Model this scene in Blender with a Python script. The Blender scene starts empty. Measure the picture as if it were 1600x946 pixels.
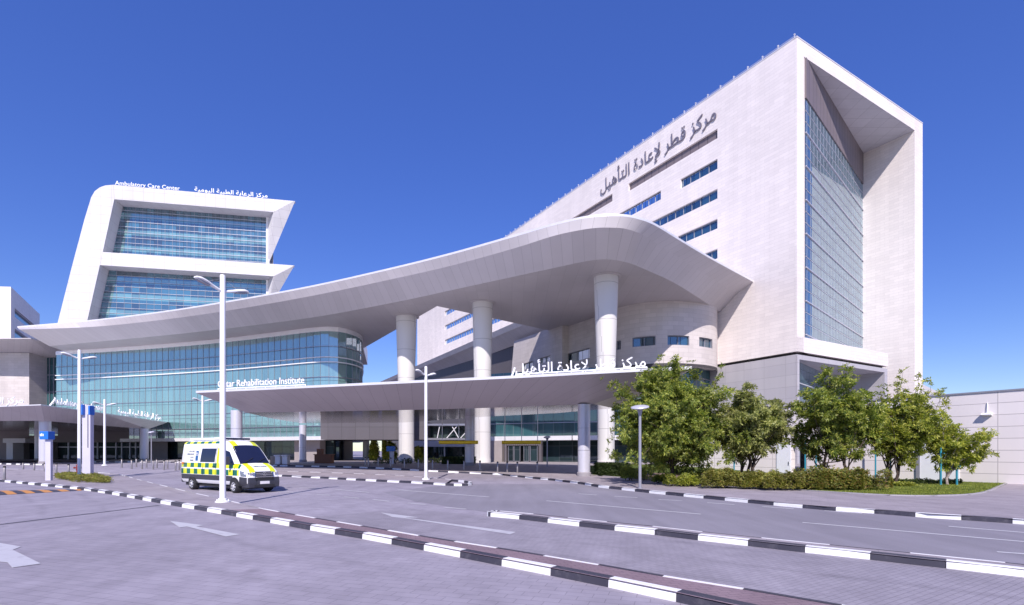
import bpy, bmesh, math, random
from mathutils import Vector, Matrix
random.seed(7)
S = bpy.context.scene
COL = S.collection
R = math.radians

# ------------------------------------------------------------------ camera, sky, sun, exposure
FP, EYE, HZ = 810.0, 2.2, 705.0          # focal length in photo pixels, eye height, horizon row
cd = bpy.data.cameras.new('camera'); cam = bpy.data.objects.new('camera', cd); COL.objects.link(cam)
cam.location = (0, 0, EYE); cam.rotation_euler = (R(90), 0, 0)
cd.sensor_width = 36; cd.lens = 36 * FP / 1600; cd.shift_y = (HZ - 473) / 1600
cd.clip_start = .1; cd.clip_end = 9000
S.camera = cam
SUN_EL, SUN_DX = 41, .04
w = bpy.data.worlds.new('World'); S.world = w; w.use_nodes = True
nt = w.node_tree; bg = nt.nodes['Background']
sky = nt.nodes.new('ShaderNodeTexSky'); sky.sky_type = 'NISHITA'; sky.sun_disc = False
sky.sun_elevation = R(SUN_EL); sky.sun_rotation = R(180 + 2); sky.air_density = 1.0; sky.dust_density = .15; sky.ozone_density = 3.0
hs = nt.nodes.new('ShaderNodeHueSaturation'); hs.inputs['Hue'].default_value = .525; hs.inputs['Saturation'].default_value = 1.3; hs.inputs['Value'].default_value = 1.05
nt.links.new(sky.outputs[0], hs.inputs['Color']); mxs = nt.nodes.new('ShaderNodeMix'); mxs.data_type = 'RGBA'; mxs.inputs[0].default_value = .38; mxs.inputs[7].default_value = (.52, .98, 3.5, 1)
nt.links.new(hs.outputs[0], mxs.inputs[6]); nt.links.new(mxs.outputs[2], bg.inputs[0])
bg.inputs[1].default_value = .125
ld = bpy.data.lights.new('sun', 'SUN'); ld.energy = 4.2; ld.angle = R(.5); ld.color = (1.0, .92, .865)
sun = bpy.data.objects.new('sun', ld); COL.objects.link(sun)
sun.rotation_euler = Vector((SUN_DX, 1, -math.tan(R(SUN_EL)))).to_track_quat('-Z', 'Y').to_euler()
S.view_settings.view_transform = 'Standard'; S.view_settings.look = 'None'
S.view_settings.exposure = .47; S.view_settings.gamma = 1

# ------------------------------------------------------------------ geometry helpers
def gz(Y):
    t = min(1, max(0, (Y - 41) / 15)); return .45 * t * t * (3 - 2 * t)
def G(px, py):                              # ground point seen at a photo pixel
    lo, hi = 2.0, 900.0
    for _ in range(50):
        m = (lo + hi) / 2
        if (EYE - gz(m)) / m * FP > py - HZ: lo = m
        else: hi = m
    return Vector(((px - 800) / FP * lo, lo, gz(lo)))
def P(px, py, Y): return Vector(((px - 800) / FP * Y, Y, EYE + (HZ - py) * Y / FP))
def PH(px, py, h): return P(px, py, (h - EYE) * FP / (HZ - py))
def V(*a): return Vector(a)
Z = Vector((0, 0, 1))
class Fr:                                   # a vertical reference plane: u along, d outwards, z up
    def __init__(s, o, u, n=None):
        s.o = Vector((o[0], o[1], 0)); s.u = Vector((u[0], u[1], 0)).normalized()
        s.n = Vector((n[0], n[1], 0)).normalized() if n else Vector((-s.u.y, s.u.x, 0))
    def p(s, u, z, d=0): return s.o + s.u * u + s.n * d + Z * z
    def uz(s, px, py=705, d=0):
        k = (px - 800) / FP; o = s.o + s.n * d
        u = (k * o.y - o.x) / (s.u.x - k * s.u.y); Y = o.y + u * s.u.y
        return u, EYE + (HZ - py) * Y / FP
ORG = {}
class MB:
    def __init__(s): s.v = []; s.f = []; s.m = []; s.uv = []
    def face(s, pts, m=0, uv=None):
        b = len(s.v); s.v += [Vector(p) for p in pts]; s.f.append(tuple(range(b, b + len(pts)))); s.m.append(m); s.uv.append(uv)
    def hexa(s, a, m=0):                    # a: 4 bottom + 4 top corners
        for q in ((0,3,2,1),(4,5,6,7),(0,1,5,4),(1,2,6,5),(2,3,7,6),(3,0,4,7)): s.face([a[i] for i in q], m)
    def box(s, x0, x1, y0, y1, z0, z1, m=0):
        s.hexa([V(x0,y0,z0),V(x1,y0,z0),V(x1,y1,z0),V(x0,y1,z0),V(x0,y0,z1),V(x1,y0,z1),V(x1,y1,z1),V(x0,y1,z1)], m)
    def fbox(s, fr, u0, u1, z0, z1, d0, d1, m=0):
        s.hexa([fr.p(u0,z0,d0),fr.p(u1,z0,d0),fr.p(u1,z0,d1),fr.p(u0,z0,d1),fr.p(u0,z1,d0),fr.p(u1,z1,d0),fr.p(u1,z1,d1),fr.p(u0,z1,d1)], m)
    def prism(s, pts, vec, m=0):
        a = [Vector(p) for p in pts]; b = [p + vec for p in a]
        s.face(a, m); s.face(b[::-1], m)
        for i in range(len(a)):
            j = (i + 1) % len(a); s.face([a[i], b[i], b[j], a[j]], m)
    def bar(s, a, b, wd, ht, m=0):
        a = Vector(a); b = Vector(b); t = (b - a).normalized()
        up = Z if abs(t.z) < .95 else V(0,1,0)
        x = t.cross(up).normalized() * wd / 2; y = x.cross(t).normalized() * ht / 2
        s.hexa([a-x-y, a+x-y, b+x-y, b-x-y, a-x+y, a+x+y, b+x+y, b-x+y], m)
    def tube(s, a, b, r0, r1=None, n=14, m=0, cap=True):
        r1 = r0 if r1 is None else r1
        a = Vector(a); b = Vector(b); t = (b - a).normalized()
        x = t.orthogonal().normalized(); y = t.cross(x)
        A = [a + (x * math.cos(2*math.pi*i/n) + y * math.sin(2*math.pi*i/n)) * r0 for i in range(n)]
        B = [b + (x * math.cos(2*math.pi*i/n) + y * math.sin(2*math.pi*i/n)) * r1 for i in range(n)]
        for i in range(n):
            j = (i + 1) % n; s.face([A[i], A[j], B[j], B[i]], m)
        if cap: s.face(A[::-1], m); s.face(B, m)
    def lathe(s, c, prof, n=24, m=0, axis=Z):
        axis = Vector(axis); x = axis.orthogonal().normalized(); y = axis.cross(x); c = Vector(c)
        rings = [[c + axis * h + (x * math.cos(2*math.pi*i/n) + y * math.sin(2*math.pi*i/n)) * r for i in range(n)] for r, h in prof]
        L = 0
        for k in range(len(rings) - 1):
            dl = (Vector((prof[k+1][0], prof[k+1][1])) - Vector((prof[k][0], prof[k][1]))).length
            rr = max(prof[k][0], prof[k+1][0])
            for i in range(n):
                j = (i + 1) % n
                u0, u1 = 2*math.pi*rr*i/n, 2*math.pi*rr*(i+1)/n
                s.face([rings[k][i], rings[k][j], rings[k+1][j], rings[k+1][i]], m, [(u0, L), (u1, L), (u1, L+dl), (u0, L+dl)])
            L += dl
    def strip(s, A, B, m=0, v0=0, flip=False):      # ruled surface between two polylines, uv in metres
        L = 0
        for i in range(len(A) - 1):
            d = (B[i] - B[i+1]).length * .5 + (A[i] - A[i+1]).length * .5
            h0 = (A[i] - B[i]).length; h1 = (A[i+1] - B[i+1]).length
            q = [A[i], A[i+1], B[i+1], B[i]]; uv = [(L, v0), (L + d, v0), (L + d, v0 + h1), (L, v0 + h0)]
            if flip: q.reverse(); uv.reverse()
            s.face(q, m, uv); L += d
    def build(s, name, mat, parent=None, smooth=False, bevel=0, org=None, weld=False, angle=40):
        mats = mat if isinstance(mat, (list, tuple)) else [mat]
        o0 = ORG.get(parent.name, Vector()) if parent else (Vector(org) if org is not None else Vector())
        me = bpy.data.meshes.new(name)
        me.from_pydata([p - o0 for p in s.v], [], s.f)
        for x in mats: me.materials.append(MT[x] if isinstance(x, str) else x)
        me.polygons.foreach_set('material_index', s.m)
        uvl = me.uv_layers.new(name='uv'); flat = []
        for f, uv in zip(s.f, s.uv):
            if uv: flat += [c for q in uv for c in q]; continue
            pts = [s.v[i] for i in f]; n = Vector()
            for i in range(len(pts)):
                a, b = pts[i], pts[(i+1) % len(pts)]
                n += Vector(((a.y-b.y)*(a.z+b.z), (a.z-b.z)*(a.x+b.x), (a.x-b.x)*(a.y+b.y)))
            if n.length: n.normalize()
            if abs(n.z) > .75:
                for p in pts: flat += [p.x, p.y]
            else:
                t = Z.cross(n).normalized(); k = math.sqrt(max(1e-6, 1 - n.z*n.z))
                for p in pts: flat += [p.dot(t), p.z / k]
        uvl.data.foreach_set('uv', flat)
        if weld or smooth or bevel:
            bm = bmesh.new(); bm.from_mesh(me); bmesh.ops.remove_doubles(bm, verts=bm.verts, dist=.0008)
            if weld == 'fix': bmesh.ops.recalc_face_normals(bm, faces=bm.faces)
            bm.to_mesh(me); bm.free()
        if smooth:
            me.polygons.foreach_set('use_smooth', [True] * len(me.polygons))
            try: me.set_sharp_from_angle(angle=R(angle))
            except Exception: pass
        me.update()
        o = bpy.data.objects.new(name, me); COL.objects.link(o)
        if parent: o.parent = parent
        else: o.location = o0
        if bevel:
            md = o.modifiers.new('bevel', 'BEVEL'); md.width = bevel; md.segments = 2; md.limit_method = 'ANGLE'; md.angle_limit = R(40)
        ORG[o.name] = o0
        return o
def tag(o, label=None, cat=None, group=None, kind=None):
    if label: o['label'] = label
    if cat: o['category'] = cat
    if group: o['group'] = group
    if kind: o['kind'] = kind
    return o
def thing(name, loc, label, cat, group=None):
    o = bpy.data.objects.new(name, None); COL.objects.link(o); o.location = loc; o.empty_display_size = .3
    ORG[o.name] = Vector(loc)
    return tag(o, label, cat, group)
def kids(o): return [c for c in bpy.data.objects if c.parent == o]
def copy_tree(o, parent=None):
    c = o.copy(); COL.objects.link(c); c.parent = parent
    for k in kids(o): copy_tree(k, c)
    return c
def wall_holes(mb, fr, u0, u1, z0, z1, holes, d=0, rev=.3, m=0, mr=None):
    us = sorted({u0, u1} | {h[0] for h in holes} | {h[1] for h in holes}); us = [u for u in us if u0 <= u <= u1]
    zs = sorted({z0, z1} | {h[2] for h in holes} | {h[3] for h in holes}); zs = [q for q in zs if z0 <= q <= z1]
    for a, b in zip(us, us[1:]):
        for c, e in zip(zs, zs[1:]):
            cu, cz = (a+b)/2, (c+e)/2
            if any(h[0] < cu < h[1] and h[2] < cz < h[3] for h in holes): continue
            mb.face([fr.p(a,c,d), fr.p(b,c,d), fr.p(b,e,d), fr.p(a,e,d)], m)
    for a, b, c, e in holes:
        mm = m if mr is None else mr
        mb.face([fr.p(a,c,d), fr.p(b,c,d), fr.p(b,c,d-rev), fr.p(a,c,d-rev)], mm)
        mb.face([fr.p(a,e,d), fr.p(b,e,d), fr.p(b,e,d-rev), fr.p(a,e,d-rev)], mm)
        mb.face([fr.p(a,c,d), fr.p(a,e,d), fr.p(a,e,d-rev), fr.p(a,c,d-rev)], mm)
        mb.face([fr.p(b,c,d), fr.p(b,e,d), fr.p(b,e,d-rev), fr.p(b,c,d-rev)], mm)
def smoothline(pts, k=6):
    out = []; n = len(pts)
    for i in range(n - 1):
        p0 = pts[max(i-1, 0)]; p1 = pts[i]; p2 = pts[i+1]; p3 = pts[min(i+2, n-1)]
        for j in range(k):
            t = j / k
            out.append(.5 * ((2*p1) + (p2-p0)*t + (2*p0-5*p1+4*p2-p3)*t*t + (3*p1-p0-3*p2+p3)*t**3))
    out.append(pts[-1].copy()); return out
def resample(pts, step):
    out = [pts[0].copy()]; acc = 0
    for a, b in zip(pts, pts[1:]):
        L = (b - a).length
        if L < 1e-6: continue
        t = step - acc
        while t <= L: out.append(a.lerp(b, t / L)); t += step
        acc = L - (t - step)
    if (out[-1] - pts[-1]).length > .01: out.append(pts[-1].copy())
    return out

# ------------------------------------------------------------------ materials
MT = {}
class NG:
    def __init__(s, name):
        s.mat = bpy.data.materials.new(name); s.mat.use_nodes = True; s.nt = s.mat.node_tree
        s.b = s.nt.nodes['Principled BSDF']; s.out = s.nt.nodes['Material Output']; MT[name] = s.mat
    def n(s, t, **k):
        x = s.nt.nodes.new('ShaderNode' + t)
        for a, b in k.items(): setattr(x, a, b)
        return x
    def l(s, a, b): s.nt.links.new(a, b)
    def put(s, sock, v):
        if hasattr(v, 'is_output'): s.l(v, sock)
        else: sock.default_value = v if not isinstance(v, tuple) or len(v) == 4 or sock.type == 'VECTOR' else (*v, 1)
    def m(s, op, a, b=0, c=None, clamp=False):
        x = s.n('Math', operation=op); x.use_clamp = clamp; s.put(x.inputs[0], a); s.put(x.inputs[1], b)
        if c is not None: s.put(x.inputs[2], c)
        return x.outputs[0]
    def mix(s, f, a, b, blend='MIX'):
        x = s.n('Mix', data_type='RGBA', blend_type=blend); s.put(x.inputs[0], f); s.put(x.inputs[6], a); s.put(x.inputs[7], b); return x.outputs[2]
    def noise(s, vec, scale, det=3, rough=.55):
        x = s.n('TexNoise'); x.inputs['Scale'].default_value = scale; x.inputs['Detail'].default_value = det; x.inputs['Roughness'].default_value = rough
        if vec is not None: s.l(vec, x.inputs['Vector'])
        return x.outputs[0]
    def ramp(s, v, a, b, ca=0.0, cb=1.0):
        x = s.n('MapRange'); s.put(x.inputs[0], v); x.inputs[1].default_value = a; x.inputs[2].default_value = b; x.inputs[3].default_value = ca; x.inputs[4].default_value = cb; return x.outputs[0]
    def bump(s, h, st=.3, dist=.02):
        x = s.n('Bump'); x.inputs['Strength'].default_value = st; x.inputs['Distance'].default_value = dist; s.l(h, x.inputs['Height']); s.l(x.outputs[0], s.b.inputs['Normal'])
    def uv(s): return s.n('UVMap').outputs[0]
    def pos(s): return s.n('TexCoord').outputs['Object']
    def mapv(s, v, sc=(1,1,1), rot=(0,0,0)):
        x = s.n('Mapping'); s.l(v, x.inputs[0]); x.inputs['Scale'].default_value = sc; x.inputs['Rotation'].default_value = rot; return x.outputs[0]
    def base(s, v): s.put(s.b.inputs['Base Color'], v)
    def rough(s, v): s.put(s.b.inputs['Roughness'], v)
    def brick(s, vec, w_, h_, c1, c2, mortar, msz=.01, off=.5):
        x = s.n('TexBrick'); s.l(vec, x.inputs['Vector']); x.inputs['Scale'].default_value = 1
        x.inputs['Brick Width'].default_value = w_; x.inputs['Row Height'].default_value = h_; x.inputs['Mortar Size'].default_value = msz; x.inputs['Mortar Smooth'].default_value = .1
        x.offset = off; x.inputs['Color1'].default_value = (*c1, 1); x.inputs['Color2'].default_value = (*c2, 1); x.inputs['Mortar'].default_value = (*mortar, 1); return x

def plain(name, col, rough=.5, metal=0, var=.08, scale=3, spec=.5, bumpst=0):
    g = NG(name); p = g.pos(); f = g.noise(p, scale, 4)
    g.base(g.mix(g.ramp(f, .3, .7), tuple(c * (1 - var) for c in col), tuple(min(1, c * (1 + var)) for c in col)))
    g.rough(g.ramp(f, .3, .7, rough * .9, min(1, rough * 1.1))); g.b.inputs['Metallic'].default_value = metal; g.b.inputs['Specular IOR Level'].default_value = spec
    if bumpst: g.bump(g.noise(p, scale * 8, 3), bumpst, .01)
    return g
def stone(name, c1, c2, mort, w_, h_, msz=.012, off=.5, streak=.08):
    g = NG(name); uv = g.uv(); b = g.brick(uv, w_, h_, c1, c2, mort, msz, off)
    big = g.noise(g.pos(), .06, 3); st = g.noise(g.mapv(g.pos(), (.7, .7, .08)), .8, 4)
    f = g.m('ADD', g.ramp(big, .35, .65, 1 - streak, 1.0), g.ramp(st, .35, .7, -streak * .5, streak * .4))
    x = g.n('VectorMath', operation='SCALE'); g.l(b.outputs[0], x.inputs[0]); g.l(f, x.inputs['Scale']); g.base(x.outputs[0])
    g.rough(.62); inv = g.m('SUBTRACT', 1.0, b.outputs['Fac']); g.bump(inv, .5, .015); return g
stone('tower_stone', (.86,.79,.765), (.79,.725,.705), (.66,.60,.585), 1.35, .45, .014)
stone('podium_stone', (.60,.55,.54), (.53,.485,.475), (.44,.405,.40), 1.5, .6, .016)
stone('white_panel', (.62,.605,.63), (.585,.57,.595), (.42,.41,.43), 2.4, 2.2, .03, 0)
stone('wall_panel', (.86,.80,.785), (.81,.75,.74), (.50,.46,.46), 3.0, .75, .022, 0)
stone('gray_panel', (.47,.45,.48), (.44,.42,.455), (.33,.315,.34), 3.0, 1.5, .02, 0)
stone('painted_shade_panel', (.115,.105,.12), (.10,.09,.105), (.06,.055,.06), 2.2, 3, .03, 0)  # bridge block panels: canopy shade is put into this dark base colour
stone('column_clad', (.66,.64,.63), (.65,.63,.62), (.36,.35,.35), 3.9, 4.2, .03, 0)
def cladding(name, col, rough, seam=.55, metal=0.0, w_=1.25, h_=30, msz=.014):
    g = NG(name); b = g.brick(g.uv(), w_, h_, col, tuple(c*.93 for c in col), tuple(c*seam for c in col), msz, 0)
    f = g.ramp(g.noise(g.pos(), .12, 4), .3, .7, .92, 1.05)
    x = g.n('VectorMath', operation='SCALE'); g.l(b.outputs[0], x.inputs[0]); g.l(f, x.inputs['Scale']); g.base(x.outputs[0])
    g.rough(rough); g.b.inputs['Metallic'].default_value = metal; return g
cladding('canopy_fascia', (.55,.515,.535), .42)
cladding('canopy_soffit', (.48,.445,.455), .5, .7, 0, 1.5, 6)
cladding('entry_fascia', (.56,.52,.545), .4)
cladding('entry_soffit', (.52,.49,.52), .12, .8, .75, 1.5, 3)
cladding('brown_louvre', (.20,.165,.175), .5, .35, 0, 1.6, 20, .05)
cladding('dark_louvre', (.14,.125,.14), .5, .4, 0, .35, 40, .06)
plain('white_trim', (.82,.81,.83), .4, 0, .03, 1)
plain('edge_metal', (.70,.69,.72), .35, .2, .04, 1)
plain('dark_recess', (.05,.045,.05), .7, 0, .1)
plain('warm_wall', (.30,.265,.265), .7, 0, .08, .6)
plain('lobby_floor', (.35,.33,.32), .5)
plain('pole_white', (.80,.80,.82), .35, 0, .03, 2)
plain('pole_gray', (.30,.30,.35), .4, .2, .05, 2)
plain('silver', (.62,.61,.68), .38, .3, .02, .4)
plain('silver_dark', (.40,.39,.43), .3, .8, .04, 1)
plain('bollard_steel', (.32,.29,.29), .35, .6, .1, 4)
plain('sign_white', (.85,.85,.87), .35, 0, .02)
plain('sign_gray', (.19,.175,.22), .45, .1, .04)
plain('sign_blue', (.02,.16,.62), .35, 0, .04)
plain('totem', (.60,.58,.70), .4, .1, .04, 1)
plain('yellow_paint', (.92,.62,.02), .45, 0, .06, 3)
plain('stake_teal', (.02,.23,.33), .5, 0, .1, 6)
plain('hydrant_red', (.22,.03,.03), .45, 0, .15, 6)
plain('rubber', (.022,.022,.025), .75, 0, .1, 8)
plain('black_plastic', (.045,.045,.06), .5, 0, .1, 6)
plain('rim_metal', (.62,.62,.66), .35, .3, .05)
plain('headlamp', (.20,.22,.27), .08, .3, .1, 8, .8)
plain('logo_blue', (.015,.10,.28), .35)
plain('car_white', (.84,.84,.86), .22, 0, .01)
plain('lamp_glass', (.75,.76,.8), .15, 0, .02)
plain('car_glass', (.014,.018,.05), .06, 0, .05, 1, .35)
plain('chrome', (.75,.75,.78), .12, 1, .01)
plain('orange_lamp', (.7,.22,.02), .3)
plain('plate_white', (.75,.72,.74), .4)
plain('text_dark', (.05,.09,.09), .5)
plain('bark', (.085,.065,.055), .9, 0, .3, 9, .2, .4)
plain('bark_pale', (.34,.29,.27), .9, 0, .25, 9, .2, .4)
plain('door_white', (.80,.82,.86), .4, 0, .02)
plain('seat_brown', (.20,.07,.03), .5)

def glass(name, base, var, refl=.35, pw=1.5, ph=3.2, seam=(.02,.04,.05), msz=.035, tint=(.8,.92,1.0), rough=.02, curtain=0.0, spandrel=None):
    g = NG(name); uv = g.uv(); sep = g.n('SeparateXYZ'); g.l(uv, sep.inputs[0])
    cx = g.m('FLOOR', g.m('DIVIDE', sep.outputs[0], pw)); cy = g.m('FLOOR', g.m('DIVIDE', sep.outputs[1], ph))
    cmb = g.n('CombineXYZ'); g.l(cx, cmb.inputs[0]); g.l(cy, cmb.inputs[1])
    wn = g.n('TexWhiteNoise', noise_dimensions='2D'); g.l(cmb.outputs[0], wn.inputs['Vector'])
    c = g.mix(wn.outputs[0], tuple(x * (1 - var) for x in base), tuple(x * (1 + var) for x in base))
    if curtain:
        fold = g.noise(g.mapv(uv, (2.2, .12, 1)), 1.0, 4); c = g.mix(g.ramp(fold, .4, .65, 0, curtain), c, tuple(min(1, x * 1.9) for x in base))
    if spandrel:
        row = g.m('MODULO', g.m('FLOOR', g.m('DIVIDE', g.m('ADD', sep.outputs[1], spandrel[2]), spandrel[1])), 3.0)
        c = g.mix(g.m('MULTIPLY', g.m('LESS_THAN', row, .5), g.ramp(wn.outputs[0], 0, 1, .55, 1)), c, spandrel[0])
    br = g.brick(uv, pw, ph, (0,0,0), (0,0,0), (1,1,1), msz, 0)
    c = g.mix(br.outputs['Fac'], c, seam)
    g.base(c); g.rough(.5); g.b.inputs['Specular IOR Level'].default_value = .2
    gl = g.n('BsdfGlossy'); gl.inputs['Roughness'].default_value = rough; gl.inputs['Color'].default_value = (*tint, 1)
    bn = g.n('Bump'); bn.inputs['Strength'].default_value = .06; bn.inputs['Distance'].default_value = .05
    g.l(g.noise(uv, .35, 2), bn.inputs['Height']); g.l(bn.outputs[0], gl.inputs['Normal'])
    lw = g.n('LayerWeight'); lw.inputs['Blend'].default_value = .25
    fac = g.m('ADD', refl, g.m('MULTIPLY', lw.outputs['Fresnel'], 1 - refl), clamp=True)
    fac = g.m('MULTIPLY', fac, g.m('SUBTRACT', 1.0, g.m('MULTIPLY', br.outputs['Fac'], .7)))
    mx = g.n('MixShader'); g.l(fac, mx.inputs[0]); g.l(g.b.outputs[0], mx.inputs[1]); g.l(gl.outputs[0], mx.inputs[2]); g.l(mx.outputs[0], g.out.inputs[0])
    return g
glass('drum_glass', (.12,.235,.225), .13, .34, 1.45, 2.75, curtain=.35)
glass('tower_glass', (.07,.125,.155), .3, .36, 1.5, 1.45, (.04,.07,.09), .03, curtain=.3)
glass('strip_glass', (.012,.05,.085), .4, .17, 1.45, 3, (.01,.02,.03), .05)
glass('clinic_glass', (.02,.085,.12), .7, .24, 1.75, 1.4, (.01,.02,.03), .04, spandrel=((.16,.34,.34), 1.4, .4))
glass('lobby_glass', (.012,.035,.035), .5, .05, 2.0, 3.0, (.02,.025,.03), .06)
glass('dark_glass', (.012,.025,.03), .5, .05, 2.0, 2.4, (.05,.06,.07), .06)
glass('entry_glass', (.02,.07,.08), .35, .08, 1.6, 3.2, (.10,.14,.15), .05, curtain=.3)

def pavers(name, c1, c2, mort, w_, h_, rot=0, stain=.16, rough=.75, msz=.006, track=40):
    g = NG(name); p = g.n('NewGeometry').outputs['Position']; mv = g.mapv(p, (1,1,1), (0,0,R(rot)))
    b = g.brick(mv, w_, h_, c1, tuple((a+b)/2 for a, b in zip(c1, c2)), tuple(.15*a+.85*b for a, b in zip(c1, mort)), msz, .5)
    n1 = g.ramp(g.noise(p, .13, 5, .6), .3, .7, 1 - stain, 1 + stain * .7); n2 = g.ramp(g.noise(p, 1.3, 5, .65), .3, .7, .88, 1.09)
    st = g.ramp(g.noise(g.mapv(p, (.9, .12, 1), (0, 0, R(rot - 55))), 1.0, 5, .6), .35, .75, 1.06, .88)
    sx = g.n('SeparateXYZ'); g.l(g.mapv(p, (1,1,1), (0,0,R(track))), sx.inputs[0]); wob = g.noise(g.mapv(p, (.05,.05,1)), 1.0, 2)
    ph_ = g.m('ABSOLUTE', g.m('SUBTRACT', g.m('FRACT', g.m('ADD', g.m('DIVIDE', sx.outputs[1], 1.75), g.m('MULTIPLY', wob, 3.0))), .5))
    tk = g.m('MULTIPLY', g.ramp(ph_, .12, .0, 0, .16), g.ramp(g.noise(g.mapv(p, (.25,.25,1)), 1.0, 4), .4, .6))
    spot = g.m('MULTIPLY', g.ramp(g.noise(p, .9, 2), .68, .76, 0, .22), 1.0)
    f = g.m('MULTIPLY', g.m('MULTIPLY', g.m('MULTIPLY', n1, n2), st), g.m('SUBTRACT', 1.0, g.m('ADD', tk, spot)))
    x = g.n('VectorMath', operation='SCALE'); g.l(b.outputs[0], x.inputs[0]); g.l(f, x.inputs['Scale']); g.base(x.outputs[0])
    g.rough(rough); g.b.inputs['Specular IOR Level'].default_value = .3
    g.bump(g.m('ADD', g.m('SUBTRACT', 1.0, b.outputs['Fac']), g.m('MULTIPLY', g.noise(p, 60, 3), .4)), .35, .006); return g
pavers('road_pavers', (.345,.315,.37), (.29,.265,.315), (.20,.18,.215), .42, .21, 18)
pavers('lane_pavers', (.32,.295,.34), (.265,.243,.285), (.19,.17,.2), .21, .105, -32)
pavers('red_pavers', (.27,.195,.22), (.22,.155,.185), (.15,.11,.13), .21, .105, -12, .1)
pavers('walk_pavers', (.345,.305,.335), (.30,.265,.29), (.23,.2,.23), .6, .3, 30, .1)
pavers('plaza_pavers', (.36,.325,.34), (.32,.29,.31), (.25,.22,.24), 1.2, .6, 10, .08)
g = NG('asphalt'); p = g.n('NewGeometry').outputs['Position']
fa = g.ramp(g.noise(p, .1, 5, .6), .3, .7, .85, 1.15); fb = g.ramp(g.noise(p, 40, 3, .7), .3, .7, .88, 1.12); fc = g.ramp(g.noise(g.mapv(p, (.9,.08,1), (0,0,R(-42))), 1.2, 4), .35, .7, .9, 1.1)
x = g.n('VectorMath', operation='SCALE'); x.inputs[0].default_value = (.245,.228,.265); g.l(g.m('MULTIPLY', g.m('MULTIPLY', fa, fb), fc), x.inputs['Scale']); g.base(x.outputs[0]); g.rough(.8)
g.bump(g.noise(p, 90, 2), .3, .005)
def paint(name, col, under, wear=.35, rough=.55):
    g = NG(name); p = g.n('NewGeometry').outputs['Position']
    k = g.ramp(g.noise(p, 3.0, 8, .75), .5, .75, 0, wear); k2 = g.ramp(g.noise(p, .8, 3), .35, .7, 0, .12)
    g.base(g.mix(g.m('MAXIMUM', k, k2), col, under)); g.rough(rough); return g
paint('line_white', (.62,.61,.64), (.3,.28,.31), .75)
paint('arrow_white', (.52,.51,.55), (.33,.3,.35), .9)
paint('kerb_white', (.82,.82,.84), (.5,.48,.5), .6)
paint('kerb_black', (.042,.04,.06), (.17,.16,.18), .6)
paint('kerb_stone', (.31,.29,.315), (.22,.2,.22), .6)
paint('hump_orange', (.62,.26,.04), (.3,.25,.25), .5)
g = NG('lawn'); p = g.n('NewGeometry').outputs['Position']
g.base(g.mix(g.ramp(g.noise(p, .8, 6, .7), .35, .7), (.052,.085,.018), (.12,.145,.03))); g.rough(.95); g.b.inputs['Specular IOR Level'].default_value = .1; g.bump(g.noise(p, 45, 3), .8, .03)
plain('belt_green', (.05,.08,.025), .9, 0, .5, .6, .1, .5)
plain('soil', (.17,.12,.10), .95, 0, .3, 6, .1, .5)
def leafmat(name, cs, trans=.35):
    g = NG(name); ge = g.n('NewGeometry'); cr = g.n('ValToRGB'); g.l(ge.outputs['Random Per Island'], cr.inputs[0])
    e = cr.color_ramp.elements; e[0].color = (*cs[0], 1); e[1].color = (*cs[-1], 1)
    for i, c in enumerate(cs[1:-1]):
        q = e.new((i + 1) / (len(cs) - 1)); q.color = (*c, 1)
    n1 = g.ramp(g.noise(ge.outputs['Position'], 1.1, 2), .35, .65, .75, 1.25)
    x = g.n('VectorMath', operation='SCALE'); g.l(cr.outputs[0], x.inputs[0]); g.l(n1, x.inputs['Scale'])
    g.base(x.outputs[0]); g.rough(.45); g.b.inputs['Specular IOR Level'].default_value = .4
    tr = g.n('BsdfTranslucent'); y = g.n('VectorMath', operation='MULTIPLY'); g.l(x.outputs[0], y.inputs[0]); y.inputs[1].default_value = (1.5, 1.7, .6); g.l(y.outputs[0], tr.inputs[0])
    mx = g.n('MixShader'); mx.inputs[0].default_value = trans; g.l(g.b.outputs[0], mx.inputs[1]); g.l(tr.outputs[0], mx.inputs[2]); g.l(mx.outputs[0], g.out.inputs[0])
leafmat('leaf_green', [(.09,.13,.025),(.16,.21,.04),(.26,.29,.055),(.42,.42,.09)])
leafmat('leaf_olive', [(.12,.145,.045),(.21,.23,.075),(.33,.34,.12),(.46,.45,.17)])
leafmat('leaf_bright', [(.12,.16,.028),(.22,.26,.045),(.36,.37,.07),(.54,.51,.11)])
leafmat('leaf_shrub', [(.12,.14,.035),(.21,.22,.05),(.32,.31,.07),(.28,.19,.07)])
leafmat('leaf_ruddy', [(.10,.135,.035),(.18,.20,.045),(.28,.28,.06),(.30,.15,.06)])
leafmat('leaf_hedge', [(.03,.055,.015),(.045,.075,.02),(.06,.09,.025),(.08,.1,.03)])

# ambulance livery: high-visibility checks follow the body in object space
g = NG('livery'); tc = g.n('TexCoord'); sp = g.n('SeparateXYZ'); g.l(tc.outputs['Object'], sp.inputs[0]); X, Y_, Z_ = sp.outputs
def band(v, a, b): return g.m('MULTIPLY', g.m('GREATER_THAN', v, a), g.m('LESS_THAN', v, b))
side = g.m('GREATER_THAN', g.m('ABSOLUTE', Y_), .80)
cell = g.m('FLOOR', g.m('DIVIDE', g.m('ADD', X, 20.0), .40)); par = g.m('MODULO', cell, 2.0)
green, yel, wht = (.0,.13,.085), (.72,.78,.015), (.84,.84,.87)
xr = band(X, -3.5, 2.55)
r1 = g.m('MULTIPLY', band(Z_, 1.24, 1.49), xr); r2 = g.m('MULTIPLY', band(Z_, .88, 1.17), xr); r3 = g.m('MULTIPLY', band(Z_, 2.53, 2.66), band(X, -3.5, .62))
ca = g.mix(par, green, yel); cb = g.mix(par, yel, green)
c = g.mix(g.m('MULTIPLY', r1, side), wht, ca); c = g.mix(g.m('MULTIPLY', r2, side), c, cb)
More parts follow.
